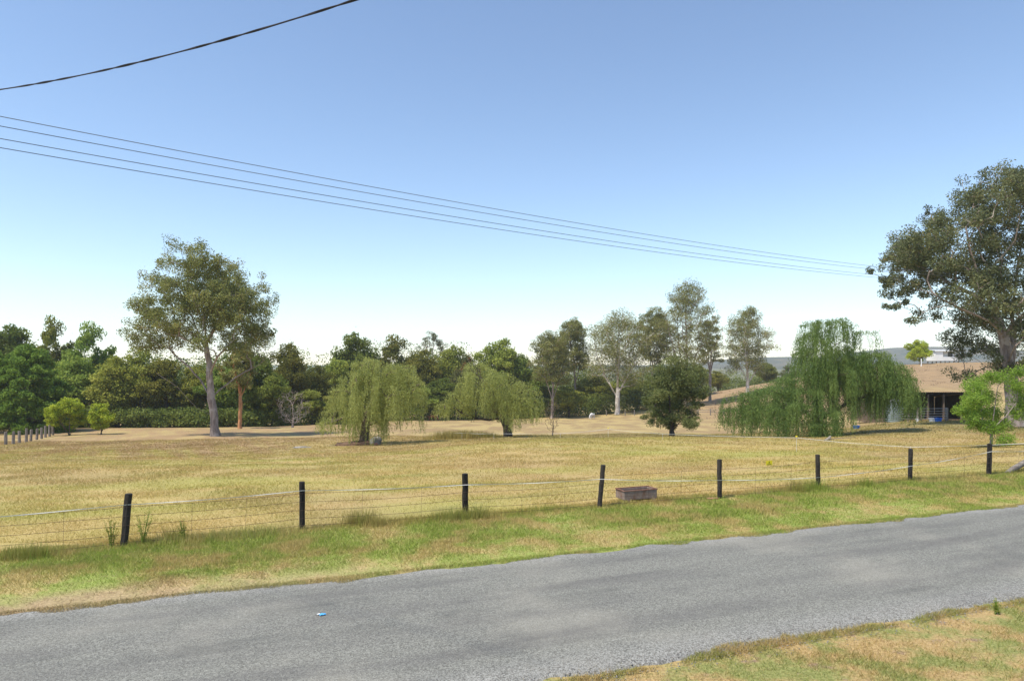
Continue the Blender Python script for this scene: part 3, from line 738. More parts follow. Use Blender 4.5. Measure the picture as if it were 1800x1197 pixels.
b = gp(42, 90); k = 90 / F; q = sphere_pts(150, .95); q[:, 2] = np.abs(q[:, 2]) * 1.08 - .1
make_tree('domed_tree', 'dense dark green domed tree at the left edge of the photo', 'tree', b, [[np.array(b), np.array(b) + np.array([0, 0, 3.]), np.array(b) + np.array([0, 0, 7.])]],
          [(np.array(b) + np.array([0, 0, 1.0]) + p * np.array([70 * k, 70 * k, 132 * k]), np.array([1.25, 1.25, .95]) * RNG.uniform(.75, 1.15)) for p in q], L_DENSE, B_DARK, 1000, 90000, .55, .28, .21, .14, .012, .1, shell=.7, flat=.85, loose=.02)

# --- gums in the middle distance
def gum(label, x, d, top, wpx, low, bark, leafm=L_GUM3, seed=0, forks=3, leaves=26000, r=.4, clumps=360, name='gum_tree'):
    b = gp(x, d); k = d / F; H = (CAMZ - (top - HOR) * k) - b.z; Wm = wpx * k
    cz = b.z + H * (low + (1 - low) * .55); lob = []
    for i in range(30):
        t = (i + .5) / 30; zz = low + (1 - low) * (.08 + .86 * t)
        prof = math.sin(math.pi * min(1, .18 + .74 * t)) ** .8
        a = i * 2.4 + RNG.uniform(-.4, .4); rr = Wm / 2 * prof * RNG.uniform(.30, .78)
        lob.append((np.array([b.x + math.cos(a) * rr, b.y + math.sin(a) * rr, b.z + H * zz]), np.array([1, 1, 1.0]) * Wm * RNG.uniform(.15, .22)))
    lob.append((np.array([b.x, b.y, b.z + H * .95]), np.array([1, 1, .6]) * Wm * .17))
    limbs = [[np.array(b), np.array(b) + np.array([RNG.normal(0, .01) * H, 0, H * low * .75]), np.array(b) + np.array([RNG.normal(0, .02) * H, 0, H * .6]), np.array(b) + np.array([RNG.normal(0, .03) * H, 0, H * .88])]]
    for f in range(forks):
        a = f * 2 * math.pi / forks + RNG.uniform(-.5, .5)
        z0 = H * low * RNG.uniform(.45, .95)
        limbs.append([np.array(b) + np.array([0, 0, z0]), np.array(b) + np.array([math.cos(a) * Wm * .16, math.sin(a) * Wm * .16, z0 + H * .22]), np.array(b) + np.array([math.cos(a) * Wm * .27, math.sin(a) * Wm * .27, z0 + H * .45])])
    return make_tree(name, label, 'gum tree', b, limbs, lob, leafm, bark, clumps, leaves, Wm * .085, .34, .16, r, .03, .45, 'gums in the middle distance', shell=.2, flare=1.25)
gum('slender gum with a straight bare trunk, leftmost of the middle distance gums', 970, 155, 588, 92, .42, B_GUM, r=.30)
gum('gum with a sparse rusty crown behind the slender one, second of the middle distance gums', 1008, 172, 560, 78, .45, B_GUM, r=.34)
gum('broad gum with a forked white trunk reaching the grass, beside the grazing white horse', 1085, 163, 558, 148, .30, B_PALE, r=.55, leaves=30000, clumps=460, forks=4)
gum('thin topped gum between the broad white trunked one and the tallest gum', 1150, 178, 545, 84, .45, B_GUM, r=.34)
gum('tallest of the middle distance gums, narrow crown high above the bushy gully tree', 1205, 172, 499, 122, .30, B_GUM, r=.48, leaves=30000, clumps=460, forks=4)
gum('wispy gum just right of the tallest one', 1248, 182, 558, 60, .42, B_GUM, r=.38, leaves=10000, clumps=130)
gum('rounded gum with pale stems standing on the foot of the hillside', 1314, 185, 542, 104, .22, B_PALE, r=.45, leaves=27000, clumps=420, forks=4)
gum('open crowned far gum rising above the treeline behind the two left willows', 760, 200, 586, 66, .55, B_GUM, L_GUM2, r=.4, leaves=6000, clumps=60)
gum('slender gum with an orange trunk in front of the treeline, right of the lone gum', 422, 97, 612, 84, .5, B_ORANGE, L_GUM3, r=.26, leaves=9000, clumps=90)
simple_tree('roadside_tree', 'grey green tree showing behind the hillside crest, right of the rounded gum', 1388, 262, 640, 46, L_GUM2, B_GREY, 'tree', .1, 50, 5000, 1.0, .4, .25, .3)
simple_tree('hilltop_tree', 'round yellow green tree on the hilltop beside the white hut', 1618, 196, 597, 58, L_LIME, B_BROWN, 'tree', -.08, 170, 16000, .75, .3, .2, .25, 34)

# --- the treeline: four crowns built once, every tree a copy of one of them
def proto(i):
    st = RNG.bit_generator.state
    t = simple_tree('treeline_tree', 'proto', 900, 100, HOR - 0, 100, [L_TREE, L_TREE, L_TREE, L_TREE, L_FLOW][i], B_DARK if i != 1 else B_GUM, 'tree', [.06, .22, .04, .08, .1][i], [190, 120, 200, 170, 150][i], [21000, 12000, 22000, 19000, 15000][i], [1.05, .9, .9, 1.1, 1.0][i], .30, .18, .22, [14, 11, 20, 9, 12][i], shell=[.5, .3, .7, .5, .5][i])
    b = t.location.copy(); k = 100 / F
    return t, (CAMZ - b.z), 100 * k          # its height and width in metres
PROT = [proto(i) for i in range(5)]
USED = [False] * 5
def dline(x): return float(np.interp(x, [0, 420, 700, 1000, 1240], [103, 106, 150, 166, 178]))
TL = [  # x, top, width, kind, extra distance, label
    (18, 588, 100, 0, 16, 'dark leafy tree showing above the dense domed tree at the left edge'),
    (92, 570, 64, 1, 14, 'tall open topped tree just right of the domed tree, highest of the left treeline'),
    (158, 580, 78, 1, 10, 'open topped tree between the highest left treeline tree and the lone gum'),
    (128, 640, 88, 0, 4, 'mid green tree standing directly behind the two lime shrubs'),
    (206, 640, 84, 2, 3, 'dark green tree just right of the lime shrubs'),
    (245, 622, 80, 1, 8, 'thin crowned tree under the left side of the lone gum'),
    (292, 640, 86, 3, 4, 'dark tree filling the space left of the lone gum trunk'),
    (345, 655, 76, 0, 6, 'dark tree directly behind the lone gum trunk'),
    (395, 650, 74, 2, 3, 'dark tree between the lone gum trunk and the orange trunk'),
    (452, 632, 80, 3, 5, 'brownish green tree just right of the orange trunked gum'),
    (508, 617, 62, 2, 6, 'rounded green tree rising behind the bare grey bush'),
    (478, 668, 62, 0, -2, 'low dark tree left of the bare grey bush'),
    (556, 655, 56, 2, 5, 'low green tree right of the bare grey bush, under the dip in the treeline'),
    (548, 694, 56, 3, -3, 'yellowish bush tree at the right foot of the bare grey bush'),
    (596, 640, 66, 3, 4, 'green tree behind the left shoulder of the pale willow'),
    (628, 600, 76, 0, 14, 'high leafy tree behind the pale willow, left of two'),
    (694, 602, 84, 1, 14, 'high leafy tree behind the pale willow, right of two'),
    (585, 706, 54, 0, -5, 'dark low tree at the left edge of the pale willow'),
    (736, 628, 74, 2, 4, 'bright green tree just right of the pale willow'),
    (792, 622, 66, 0, 8, 'green tree below and right of the far open crowned gum'),
    (772, 676, 60, 2, -4, 'low bright tree between the pale and the middle willow'),
    (822, 634, 50, 4, 2, 'tree with rusty orange tips above the middle willow'),
    (872, 610, 78, 2, 6, 'highest green tree behind the middle willow'),
    (912, 636, 66, 0, 6, 'green tree behind the right side of the middle willow'),
    (742, 690, 52, 3, -6, 'dark low tree in the gap right of the pale willow'),
    (948, 664, 60, 3, 2, 'dark tree left of the slender middle distance gum'),
    (1000, 690, 58, 2, -5, 'low yellow green bush tree left of the grazing white horse'),
    (1042, 672, 70, 0, 6, 'dark tree behind the grazing white horse'),
    (1120, 680, 76, 2, 4, 'dark tree right of the forked white trunk'),
    (1165, 662, 66, 3, 8, 'dark tree behind the left side of the bushy gully tree'),
    (1228, 650, 44, 2, 34, 'thin olive tree right of the bushy gully tree'),
    (1262, 662, 34, 2, 48, 'low olive tree at the left end of the hillside'),
    (1348, 648, 34, 2, 54, 'grey olive tree behind the pale stemmed rounded gum'),
]
for x, top, wp, kind, dd, lab in TL:
    p, H0, W0 = PROT[kind]
    t = p if not USED[kind] else copy_tree(p)
    USED[kind] = True
    d = dline(x) + dd; b = gp(x, d); k = d / F
    H = CAMZ - (top - 9 - HOR) * k - b.z
    t.location = b; t.rotation_euler[2] = RNG.uniform(0, 6.28)
    t.scale = (wp * k / W0 * 1.4,) * 2 + (H / H0 * 1.05,)
    tag(t, lab, 'tree', 'trees of the treeline')

# scrub and the wood behind, which read as one mass
def scrub(name, x0, x1, d_of, h_of, m, per, label, L, W, depth, mat, rf=.17):
    xs = RNG.uniform(x0, x1, m); cs, es = [], []
    for x in xs:
        d = d_of(x) + RNG.uniform(0, depth); b = gp(x, d); h = h_of(x) * (.72 + .5 * float(vnoise(np.array([x / 38]), np.array([d / 9]), 91)[0])) * d / F
        t = RNG.uniform(0, 1); r = h * rf * RNG.uniform(.7, 1.3)
        cs.append((b.x, b.y, b.z + r * .3 + (h - r * 1.2) * t)); es.append((r * 1.25, r, r * .8))
    cs, es = np.array(cs), np.array(es); n = m * per; i = np.repeat(np.arange(m), per)
    C = cs[i] + sphere_pts(n, .45) * es[i]
    C[:, 2] = np.maximum(C[:, 2], height(C[:, 0], C[:, 1]) + .1)
    cr = RNG.uniform(0, 1, m)
    o = leaf_mesh(name, C, RNG.normal(0, 1, (n, 3)), np.full(n, L), np.full(n, W), mat, None, np.clip(.6 * cr[i] + .4 * RNG.uniform(0, 1, n), 0, 1))
    tag(o, label, 'scrub', kind='stuff')
scrub('undergrowth', -70, 1195, lambda x: dline(x) - 3, lambda x: 40, 700, 110, 'dark scrub along the foot of the treeline', .36, .24, 6, L_UNDER, .3)
scrub('woodland', -130, 1205, lambda x: dline(x) + 10, lambda x: float(np.interp(x, [0, 420, 560, 640, 930, 1000, 1260], [138, 134, 120, 128, 124, 84, 78])), 1500, 110, 'dark wood massed behind the front trees of the treeline', .42, .28, 14, L_UNDER)
scrub('far_wood', 1215, 1500, lambda x: float(np.interp(x, [1215, 1300, 1500], [225, 250, 262])), lambda x: float(np.interp(x, [1215, 1260, 1330, 1420, 1500], [52, 44, 40, 34, 24])), 260, 110, 'olive wood showing over the crest of the brown hillside', .5, .34, 20, L_UNDER, .22)
# dry weeds over the hillside
hx, hy = RNG.uniform(20, 190, 900), RNG.uniform(92, 215, 900)
k = (hx > .27 * hy) & (vnoise(hx / 14, hy / 14, 77) > .5); hx, hy = hx[k], hy[k]
P = np.repeat(np.stack([hx, hy, height(hx, hy)], 1), 16, 0); P[:, :2] += RNG.normal(0, .35, (len(P), 2)); P[:, 2] = height(P[:, 0], P[:, 1])
blades('dry_weeds', P, np.full(len(P), .45), .04, .5, 'dark dry weeds dotted over the brown hillside', rnd=RNG.uniform(.2, .5, len(P)), mat=plain('dry_weed', (.20, .13, .085), .9), cat='weeds')

# --- the bare grey bush
def bare_bush(name, label, x, d, hpx, wpx, n, mat, r=.12):
    b = gp(x, d); k = d / F
    c = np.array([b.x, b.y, b.z + hpx * k * .56]); e = np.array([wpx * k / 2, wpx * k / 2, hpx * k * .46])
    tips = c + sphere_pts(n, .5) * e - np.array(b)
    pos, par, rad = skeleton([[np.zeros(3), np.array([.1, 0, hpx * k * .25]), np.array([.0, .1, hpx * k * .6])]], tips, r, .010, .2)
    root = thing(name, label, 'bush', b); skeleton_mesh('branches', pos, par, rad, mat, root); return root
bare_bush('bare_bush', 'leafless grey bush in front of the treeline, left of the pale willow', 514, 99, 66, 64, 420, B_GREY, .14)
bare_bush('dry_shrub', 'thin dry leafless shrub on the gully bank, left of the grazing white horse', 971, 66, 66, 30, 170, B_BROWN, .06)

# ------------------------------------------------------------------ the post and wire fence by the road
fence = thing('wire_fence', 'post and barbed wire fence with short black posts along the road verge', 'fence', (0, 0, 0))
PX = [(218, 14.80, -.0, 1.12, .09), (531, 16.33, 0, 1.12, .0), (818, 17.52, 0, 1.11, -.01), (1054, 18.68, 0, 1.14, .11), (1265, 19.92, 0, 1.12, -.01), (1438, 21.35, 0, 1.07, -.02), (1600, 22.72, 0, 1.08, .02), (1738, 23.95, 0, 1.10, .06)]
post_a = []
def fence_post(X, Y, h, lean, r):
    z = hz(X, Y); m = MB(); n = 6
    ln = Vector((RD[0] * lean, RD[1] * lean, 0))
    pts = [Vector((X, Y, z - .1)) + ln * -.1]
    for i in range(n + 1):
        t = i / n
        pts.append(Vector((X, Y, z + h * t)) + ln * t + Vector((random.uniform(-.006, .006), random.uniform(-.006, .006), 0)))
    pts.append(pts[-1] + Vector((0, 0, .012)))
    m.tube(pts, [r * 1.03] * 2 + [r * random.uniform(.96, 1.04) for _ in range(n)] + [r * .8], 10, jit=.03)
    m.build('post', M_TAR, fence, smooth=False)
    return Vector((X, Y, z)), ln, h
posts = []
for (x, d, _, h, lean) in PX:
    posts.append(fence_post((x - 900) / F * d, d, h, lean, .078 if x in (818, 218, 1738) else .068))
a_of = lambda p: p.x * RD[0] + p.y * RD[1]
for k in (1, 2):
    q = RD * (a_of(posts[0][0]) - 3.8 * k) + RN * S_FENCE; posts.insert(0, fence_post(q[0], q[1], 1.1, random.uniform(-.04, .04), .07))
for k in (1, 2, 3):
    q = RD * (a_of(posts[-1][0]) + 3.75) + RN * S_FENCE; posts.append(fence_post(q[0], q[1], 1.1, random.uniform(-.04, .04), .07))
WH = [.86, .66, .46, .27, .10]
for wi, wh in enumerate(WH):
    m = MB(); path = []
    for i in range(len(posts) - 1):
        (p, l, h), (p2, l2, h2) = posts[i], posts[i + 1]
        A = p + l * (wh / h) + Vector((0, 0, wh)); B = p2 + l2 * (wh / h2) + Vector((0, 0, wh + random.uniform(-.02, .02)))
        off = Vector((RN[0], RN[1], 0)) * -.075
        sag = random.uniform(.01, .045)
        for k in range(12):
            t = k / 12; path.append(A.lerp(B, t) + off - Vector((0, 0, sag * math.sin(math.pi * t))))
    m.tube(path, .0044, 4, False)
    for i in range(len(path) - 1):                         # barbs
        for t in (.2, .6):
            c = path[i].lerp(path[i + 1], t); r = Vector((random.uniform(-1, 1), random.uniform(-1, 1), random.uniform(-1, 1))).normalized() * .016
            s2 = r.orthogonal().normalized() * .003
            k = len(m.v); m.v += [c - r - s2, c - r + s2, c + r + s2, c + r - s2]; m.f.append([k, k + 1, k + 2, k + 3])
    m.build('wire', M_WIRE, fence)
for i in range(len(posts) - 1):                            # thin droppers between posts
    (p, l, h), (p2, l2, h2) = posts[i], posts[i + 1]
    for t in (.36, .68):
        q = p.lerp(p2, t + random.uniform(-.05, .05)); q.z = hz(q.x, q.y)
        MB().tube([q + Vector((-RN[0] * .085, -RN[1] * .085, .08)), q + Vector((-RN[0] * .085 + .02, -RN[1] * .085, .84))], .0028, 4).build('dropper', M_WIRE, fence)

# the white electric tape tied to the posts
def ribbon(m, pts, wd, seg=14, sag=.03):
    path = []
    for i in range(len(pts) - 1):
        for k in range(seg):
            t = k / seg; path.append(pts[i].lerp(pts[i + 1], t) - Vector((0, 0, sag * math.sin(math.pi * t))))
    path.append(pts[-1])
    b = len(m.v)
    for i, p in enumerate(path):
        a = .9 * math.sin(i * .8) * .5; o = Vector((math.sin(a) * RN[0], math.sin(a) * RN[1], math.cos(a))) * wd / 2
        m.v += [p - o, p + o]
    for i in range(len(path) - 1): m.f.append([b + 2 * i, b + 2 * i + 2, b + 2 * i + 3, b + 2 * i + 1])
TY = {218: 886, 531: 861, 818: 851, 1054: 841, 1265: 843, 1438: 838, 1600: 818, 1738: 793}
tp = [px(-260, 927, 12.9)] + [px(x, TY[x], d) + Vector((-RN[0] * .085, -RN[1] * .085, 0)) for (x, d, *_r) in PX]
tp.append(px(1860, 790, 25.1))
m = MB(); ribbon(m, tp, .015)
tape = m.build('electric_tape', M_TAPE); tag(tape, 'white electric fence tape strung along the black roadside posts', 'fence tape')
# the second tape on step-in posts across the paddock
tf = thing('step_in_fence', 'white electric tape on thin step-in posts crossing the paddock towards the gully', 'fence')
ST = [(1860, 29.5, .62), (1600, 31.5, .60), (1400, 36.0, .80), (1165, 46.0, .45), (1069, 53.0, .75), (985, 57.0, .45), (868, 57.5, .55), (812, 58.5, .6), (768, 66.0, .5)]
tops = []
for (x, d, h) in ST:
    g = gp(x, d); tops.append(g + Vector((0, 0, h * .95)))
    MB().tube([g + Vector((0, 0, -.05)), g + Vector((0, 0, h))], .006, 6).build('step_in_post', M_WHITE, tf)
    if x in (1400, 1069):
        MB().box(g + Vector((0, 0, h + .03)), (.08, .04, .07)).build('insulator', M_YELLOW, tf)
m = MB(); ribbon(m, tops, .017, 10, .04); m.build('tape', M_TAPE, tf)

# warning sign hung on the wire
sp = px(1352, 813.5, 20.55)
sg = thing('warning_sign', 'small yellow electric fence warning sign hung on the wire', 'sign', sp, ANG)
MB().box((0, 0, 0), (.235, .004, .135)).build('plate', M_YELLOW, sg, bevel=.001)
m = MB(); m.v += [Vector(v) for v in ((.02, -.004, .055), (-.035, -.004, .005), (-.005, -.004, .005), (-.025, -.004, -.025), (.035, -.004, .018), (.008, -.004, .018))]; m.f.append([0, 1, 2, 3, 4, 5]); m.build('lightning_mark', M_BLACK, sg)
m = MB()
for i, (x0, wd) in enumerate(((-.075, .03), (-.035, .035), (.01, .04), (.055, .035))): m.box((x0 + .01, -.003, -.045), (wd, .002, .018))
m.build('lettering', M_BLACK, sg)

# ------------------------------------------------------------------ the trough
tb = gp(1097, 19.25); tr = thing('water_trough', 'old rusty concrete water trough on the grass behind the roadside fence', 'trough', tb, ANG)
M_TROUGH = rust_mat('stained_concrete', (.25, .195, .165), (.17, .10, .07), .46, .70, 5)
M_RUST = rust_mat('rusty_rim', (.25, .14, .10), (.16, .07, .045), .4, .6, 9)
Lt, Wt, Ht, wt = 1.06, .46, .25, .05
def wedge(c, s): return MB().box(c, s)
wedge((Lt / 2, 0, .07 + Ht / 2 - .005), (Lt, wt, Ht - .01)).build('side_wall', M_TROUGH, tr, bevel=.008)
wedge((Lt / 2, Wt, .07 + Ht / 2 - .005), (Lt, wt, Ht - .01)).build('side_wall', M_TROUGH, tr, bevel=.008)
wedge((wt / 2, Wt / 2, .07 + Ht / 2 - .007), (wt, Wt - wt - .004, Ht - .014)).build('end_wall', M_TROUGH, tr, bevel=.006)
wedge((Lt - wt / 2, Wt / 2, .07 + Ht / 2 - .007), (wt, Wt - wt - .004, Ht - .014)).build('end_wall', M_TROUGH, tr, bevel=.006)
wedge((Lt / 2, Wt / 2, .10), (Lt - 2 * wt - .004, Wt - wt - .004, .05)).build('floor_slab', M_TROUGH, tr)
m = MB(); z = .07 + Ht + .004
m.box((Lt / 2, -.012, z), (Lt + .05, .045, .025)).box((Lt / 2, Wt + .012, z), (Lt + .05, .045, .025)).box((-.002, Wt / 2, z), (.045, Wt - .022, .025)).box((Lt + .002, Wt / 2, z), (.045, Wt - .022, .025))
m.build('rim', M_RUST, tr, bevel=.004)
for xx_ in (.09, Lt - .14): MB().box((xx_ + .05, Wt / 2, .02), (.12, Wt + .06, .11)).build('foot', M_TROUGH, tr, bevel=.008)
# brick at the foot of a post
q = gp(1252, 19.75); br = MB().box((0, 0, .02), (.34, .11, .05), ANG - .05).build('brick', M_BRICK, None, bevel=.006); br.location = q
tag(br, 'flat red brick on the grass left of the upright post right of the trough', 'brick')
# leaning log at the right edge
q = gp(1768, 24.4); e = px(1872, 772, 25.6)
lg = MB().tube([Vector(q) + Vector((0, 0, -.02)), Vector(q).lerp(e, .12), Vector(q).lerp(e, .4), Vector(q).lerp(e, .7), e], [.075, .10, .10, .095, .09], 10, jit=.04).build('leaning_log', M_GREYWOOD, None, True)
tag(lg, 'grey weathered log leaning up from the ground at the right edge behind the last post', 'log')
# roadside weeds by the first post
def weed(label, x, d, h, n):
    b = gp(x, d); root = thing('roadside_weed', label, 'weed', b, group='tall weeds by the first fence post')
    m = MB(); C, A = [], []
    for i in range(n):
        a = random.uniform(0, 6.28); l = random.uniform(.05, .28); hh = h * random.uniform(.6, 1)
        e = Vector((math.cos(a) * l * h, math.sin(a) * l * h, hh)); m.tube([Vector((random.uniform(-.05, .05), random.uniform(-.05, .05), -.01)), e * .5 + Vector((0, 0, .04)), e], [.005, .004, .002], 4)
        for k in range(14):
            t = random.uniform(.15, 1); C.append(e * t + Vector((random.gauss(0, .02), random.gauss(0, .02), 0))); A.append((random.gauss(0, 1), random.gauss(0, 1), .8))
    m.build('stem', L_YOUNG, root)
    n2 = len(C); leaf_mesh('leaves', np.array([tuple(c) for c in C]), np.array(A), np.full(n2, .07), np.full(n2, .014), L_TREE, root, RNG.uniform(0, 1, n2))
weed('tall thin weed just left of the leftmost black post', 196, 14.7, .62, 12)
weed('tallest thin weed right of the leftmost black post', 252, 14.9, .80, 12)
weed('short weed farther right of the leftmost black post', 322, 15.2, .50, 9)
weed('small thin weed on the near roadside grass at the right', 1752, 10.9, .26, 6)
# blue wrapper on the road
q = RD * 0 ; d = 10.72; X = (567 - 900) / F * d
wr = MB(); n = 5
for i in range(n):
    for j in range(4):
        wr.v.append(Vector(((i / (n - 1) - .5) * .10, (j / 3 - .5) * .065, .012 + .02 * random.random() * (1 if 0 < i < 4 else .3))))
for i in range(n - 1):
    for j in range(3): wr.f.append([i * 4 + j, (i + 1) * 4 + j, (i + 1) * 4 + j + 1, i * 4 + j + 1])
wo = thing('wrapper', 'crumpled light blue wrapper lying on the road', 'litter', (X, d, .028), .5)
o = wr.build('film', M_LBLUE, wo); sm = o.modifiers.new('thick', 'SOLIDIFY'); sm.thickness = .003
MB().box((-.055, .03, .018), (.045, .03, .006), .4).build('torn_corner', M_WHITE, wo)
# loose stones along the tarmac's near edge
x, y, a, s = strip_pts(14000, 1, 26, 7.4, 8.8)
k = RNG.uniform(0, 1, len(x)) < np.exp(-((s - 7.95) / .35) ** 2); x, y = x[k], y[k]; n = len(x)
sz = RNG.uniform(.004, .013, n); V = []; oc = np.array([(1, 0, 0), (0, 1, 0), (-1, 0, 0), (0, -1, 0), (0, 0, 1), (0, 0, -.6)], float)
V = (np.stack([x, y, np.maximum(height(x, y), .0) + .008], 1)[:, None, :] + oc[None] * sz[:, None, None] * RNG.uniform(.6, 1.3, (n, 6, 1))).reshape(-1, 3)
ft = np.array([(0, 1, 4), (1, 2, 4), (2, 3, 4), (3, 0, 4), (1, 0, 5), (2, 1, 5), (3, 2, 5), (0, 3, 5)])
gv = mesh_np('gravel', V, (ft[None] + 6 * np.arange(n)[:, None, None]).reshape(-1, 3), M_STONE); tag(gv, 'loose grey stone chips along the near edge of the road', 'gravel', kind='stuff')

# ------------------------------------------------------------------ overhead wires
def wire_path(a, mid_drop, c, n=60):
    a, c = Vector(a), Vector(c); out = []
    for i in range(n + 1):
        t = -.22 + 1.5 * i / n
        p = a.lerp(c, t); p.z -= 4 * mid_drop * t * (1 - t); out.append(p)
    return out
for (yl, yr, lab) in ((205, 467, 'topmost of the four thin power lines crossing the sky'), (222, 472.5, 'second from the top of the four thin power lines crossing the sky'),
                      (244, 482, 'third from the top of the four thin power lines crossing the sky'), (260, 486.5, 'lowest of the four thin power lines crossing the sky')):
    a = px(0, yl, 13.0); z = a.z; dr = (z - CAMZ) * F / (HOR - yr) if yr < HOR else 40
    dr = min(dr, 36.0); c = px(1525, yr, dr)
    o = MB().tube(wire_path(a, .24, c), 0.0075, 5, False).build('power_line', M_LINE, None, True)
    tag(o, lab, 'power line', 'four thin power lines')
cb = thing('service_cable', 'thick black twisted cable sweeping across the top left of the sky', 'cable')
A, B = px(0, 158, 9.0), px(625, 0, 6.0)
cp = []
for i in range(301):
    t = -.7 + 2.2 * i / 300; p = A.lerp(B, t); p.z -= 4 * .085 * t * (1 - t); cp.append(p)
for ph in (0, math.pi):
    MB().tube([p + Vector((0, math.cos(i * .42 + ph), math.sin(i * .25 + ph))) * .0043 for i, p in enumerate(cp)], .0076, 6, False).build('strand', M_CABLE, cb, True)

# ------------------------------------------------------------------ old post fence at the far left
of = thing('old_fence', 'row of old grey timber posts with wire receding at the far left', 'fence')
op = []
for i, (x, d) in enumerate(zip((10, 23, 34, 46, 54, 64.5, 73, 80, 87, 93), np.linspace(60, 84, 10))):
    g = gp(x, d); ln = Vector((random.uniform(-.08, .08), 0, 1.25 + random.uniform(-.1, .12))); op.append(g)
    MB().tube([g + Vector((0, 0, -.1)), g + ln * .5, g + ln], [.14, .13, .12], 7, jit=.08).build('post', M_GREYWOOD, of)
for hh in (.5, .95): MB().tube([p + Vector((0, 0, hh)) for p in op], .012, 4, False).build('wire', M_WIRE, of)
# the far rail fence
ff = thing('rail_fence', 'pale post and rail fence across the far field, behind the bushy gully tree', 'fence')
fp = [gp(x, d) for x, d in ((1066, 160), (1099, 156), (1115, 154), (1150, 148), (1180, 145), (1207, 142), (1227, 140), (1249, 138), (1272, 137), (1295, 136))]
for g in fp: MB().tube([g + Vector((0, 0, -.1)), g + Vector((random.uniform(-.04, .04), 0, 1.3))], .11, 6).build('post', M_GREYWOOD, ff)
for hh in (.65, 1.05):
    for p, q in zip(fp[3:-1], fp[4:]):
        MB().tube([p + Vector((0, -.1, hh)), q + Vector((0, -.1, hh))], .045, 6).build('rail', M_GREYWOOD, ff)
# mound, stump and stones under the left willow
def lump(name, label, cat, c, s, mat, seed, kind=None):
    bm = bmesh.new(); bmesh.ops.create_icosphere(bm, subdivisions=3, radius=1)
    rr = random.Random(seed); ph = [rr.uniform(0, 6) for _ in range(6)]
    for v in bm.verts:
        k = 1 + .16 * math.sin(3.1 * v.co.x + ph[0]) * math.cos(2.7 * v.co.y + ph[1]) + .10 * math.sin(6 * v.co.x + ph[2] + 4 * v.co.z) + .07 * math.sin(9 * v.co.y + ph[3])
        v.co = Vector((v.co.x * s[0], v.co.y * s[1], max(v.co.z, -.4) * s[2])) * k
    me = bpy.data.meshes.new(name); bm.to_mesh(me); bm.free(); me.materials.append(mat)
    o = bpy.data.objects.new(name, me); COL.objects.link(o); o.location = c
    return tag(o, label, cat, kind=kind)
lump('earth_mound', 'bare brown earth mound at the foot of the pale willow', 'mound', gp(632, 54.3), (1.9, .9, .32), M_SOIL, 1)
lump('boulder', 'grey boulder leaning against the pale willow trunk', 'rock', gp(660, 53.6) + Vector((0, 0, .25)), (.42, .35, .42), M_STONE, 2)
lump('clod', 'red brown clod lying before the grey boulder at the pale willow', 'clod', gp(659, 53.0) + Vector((0, 0, .08)), (.22, .18, .14), M_BRICK, 3)
lump('flat_stone', 'low flat grey stone in the grass left of the pale willow', 'stone', gp(530, 52.5), (.75, .4, .10), M_STONE, 4)
# fallen branch right of the big willow
q = gp(1457, 46.5); fb = thing('fallen_branch', 'fallen grey stump and stick on the grass below the large green willow', 'branch', q)
MB().tube([(-.25, 0, 0), (.0, 0, .12), (.15, .05, .32)], [.10, .12, .05], 7, jit=.15).build('stump', M_GREYWOOD, fb)
MB().tube([(.1, 0, .12), (.9, .1, .18), (1.9, .1, .24)], [.03, .025, .012], 5).build('stick', M_GREYWOOD, fb)

# ------------------------------------------------------------------ shed, yard and tubs
D = 71.0; sb = gp(1634, D)
x0, x1 = (1555 - 1634) / F * D, (1716 - 1634) / F * D
M_SHEDWALL = rust_mat('shed_iron', (.13, .105, .085), (.11, .06, .04)); M_ROOF = rust_mat('shed_roof_iron', (.22, .17, .14), (.20, .10, .06))
M_EARTH = plain('trodden_earth', (.20, .145, .10), .95)
sh = thing('open_shed', 'low open fronted timber shed with a dark interior under the hillside', 'shed', sb)
H, DP = 2.72, 7.0; xc, xl = (x0 + x1) / 2, x1 - x0
def corr(wd, dep, pitch=.19, amp=.022):
    xs = np.arange(0, wd + 1e-6, pitch / 4); V = []
    for yv in (0, dep): 
        for i, xv in enumerate(xs): V.append((xv, yv, amp * math.sin(2 * math.pi * xv / pitch)))
    n = len(xs); return np.array(V), np.array([(i, i + 1, n + i + 1, n + i) for i in range(n - 1)])
V, Fq = corr(xl + .6, DP + .6)
V[:, 2] += H + .16 - V[:, 1] * .11; V[:, 0] += x0 - .3; V[:, 1] -= .45
ro = mesh_np('roof', V, Fq, M_ROOF, sh); ro.modifiers.new('thick', 'SOLIDIFY').thickness = .02
MB().box((xc, -.02, H), (xl + .3, .09, .2)).build('front_beam', M_TAR, sh)
for x in (1560, 1598, 1631, 1659, 1690, 1714):
    X = (x - 1634) / F * D; MB().tube([(X, 0, -.1), (X + random.uniform(-.04, .04), 0, H - .1)], [.12, .10], 8, jit=.05).build('post', B_BROWN, sh)
V, Fq = corr(xl, 2.4); W_ = np.stack([V[:, 0] + x0, DP + V[:, 2], V[:, 1] - .3 + 0], 1); mesh_np('back_wall', W_, Fq, M_SHEDWALL, sh)
for X in (x0, x1):
    V, Fq = corr(DP, 2.42); W_ = np.stack([X + V[:, 2], V[:, 0], V[:, 1] / 2.42 * (H + .40 - (V[:, 0] + .45) * .11) - .3], 1); mesh_np('side_wall', W_, Fq, M_SHEDWALL, sh)
MB().box((xc, DP / 2 + .3, -.3), (xl, DP, .62)).build('dirt_floor', M_EARTH, sh)
yd = thing('yard_gate', 'grey metal yard rails and gate before the open shed', 'gate', gp(1640, 68.0))
k = 68.0 / F
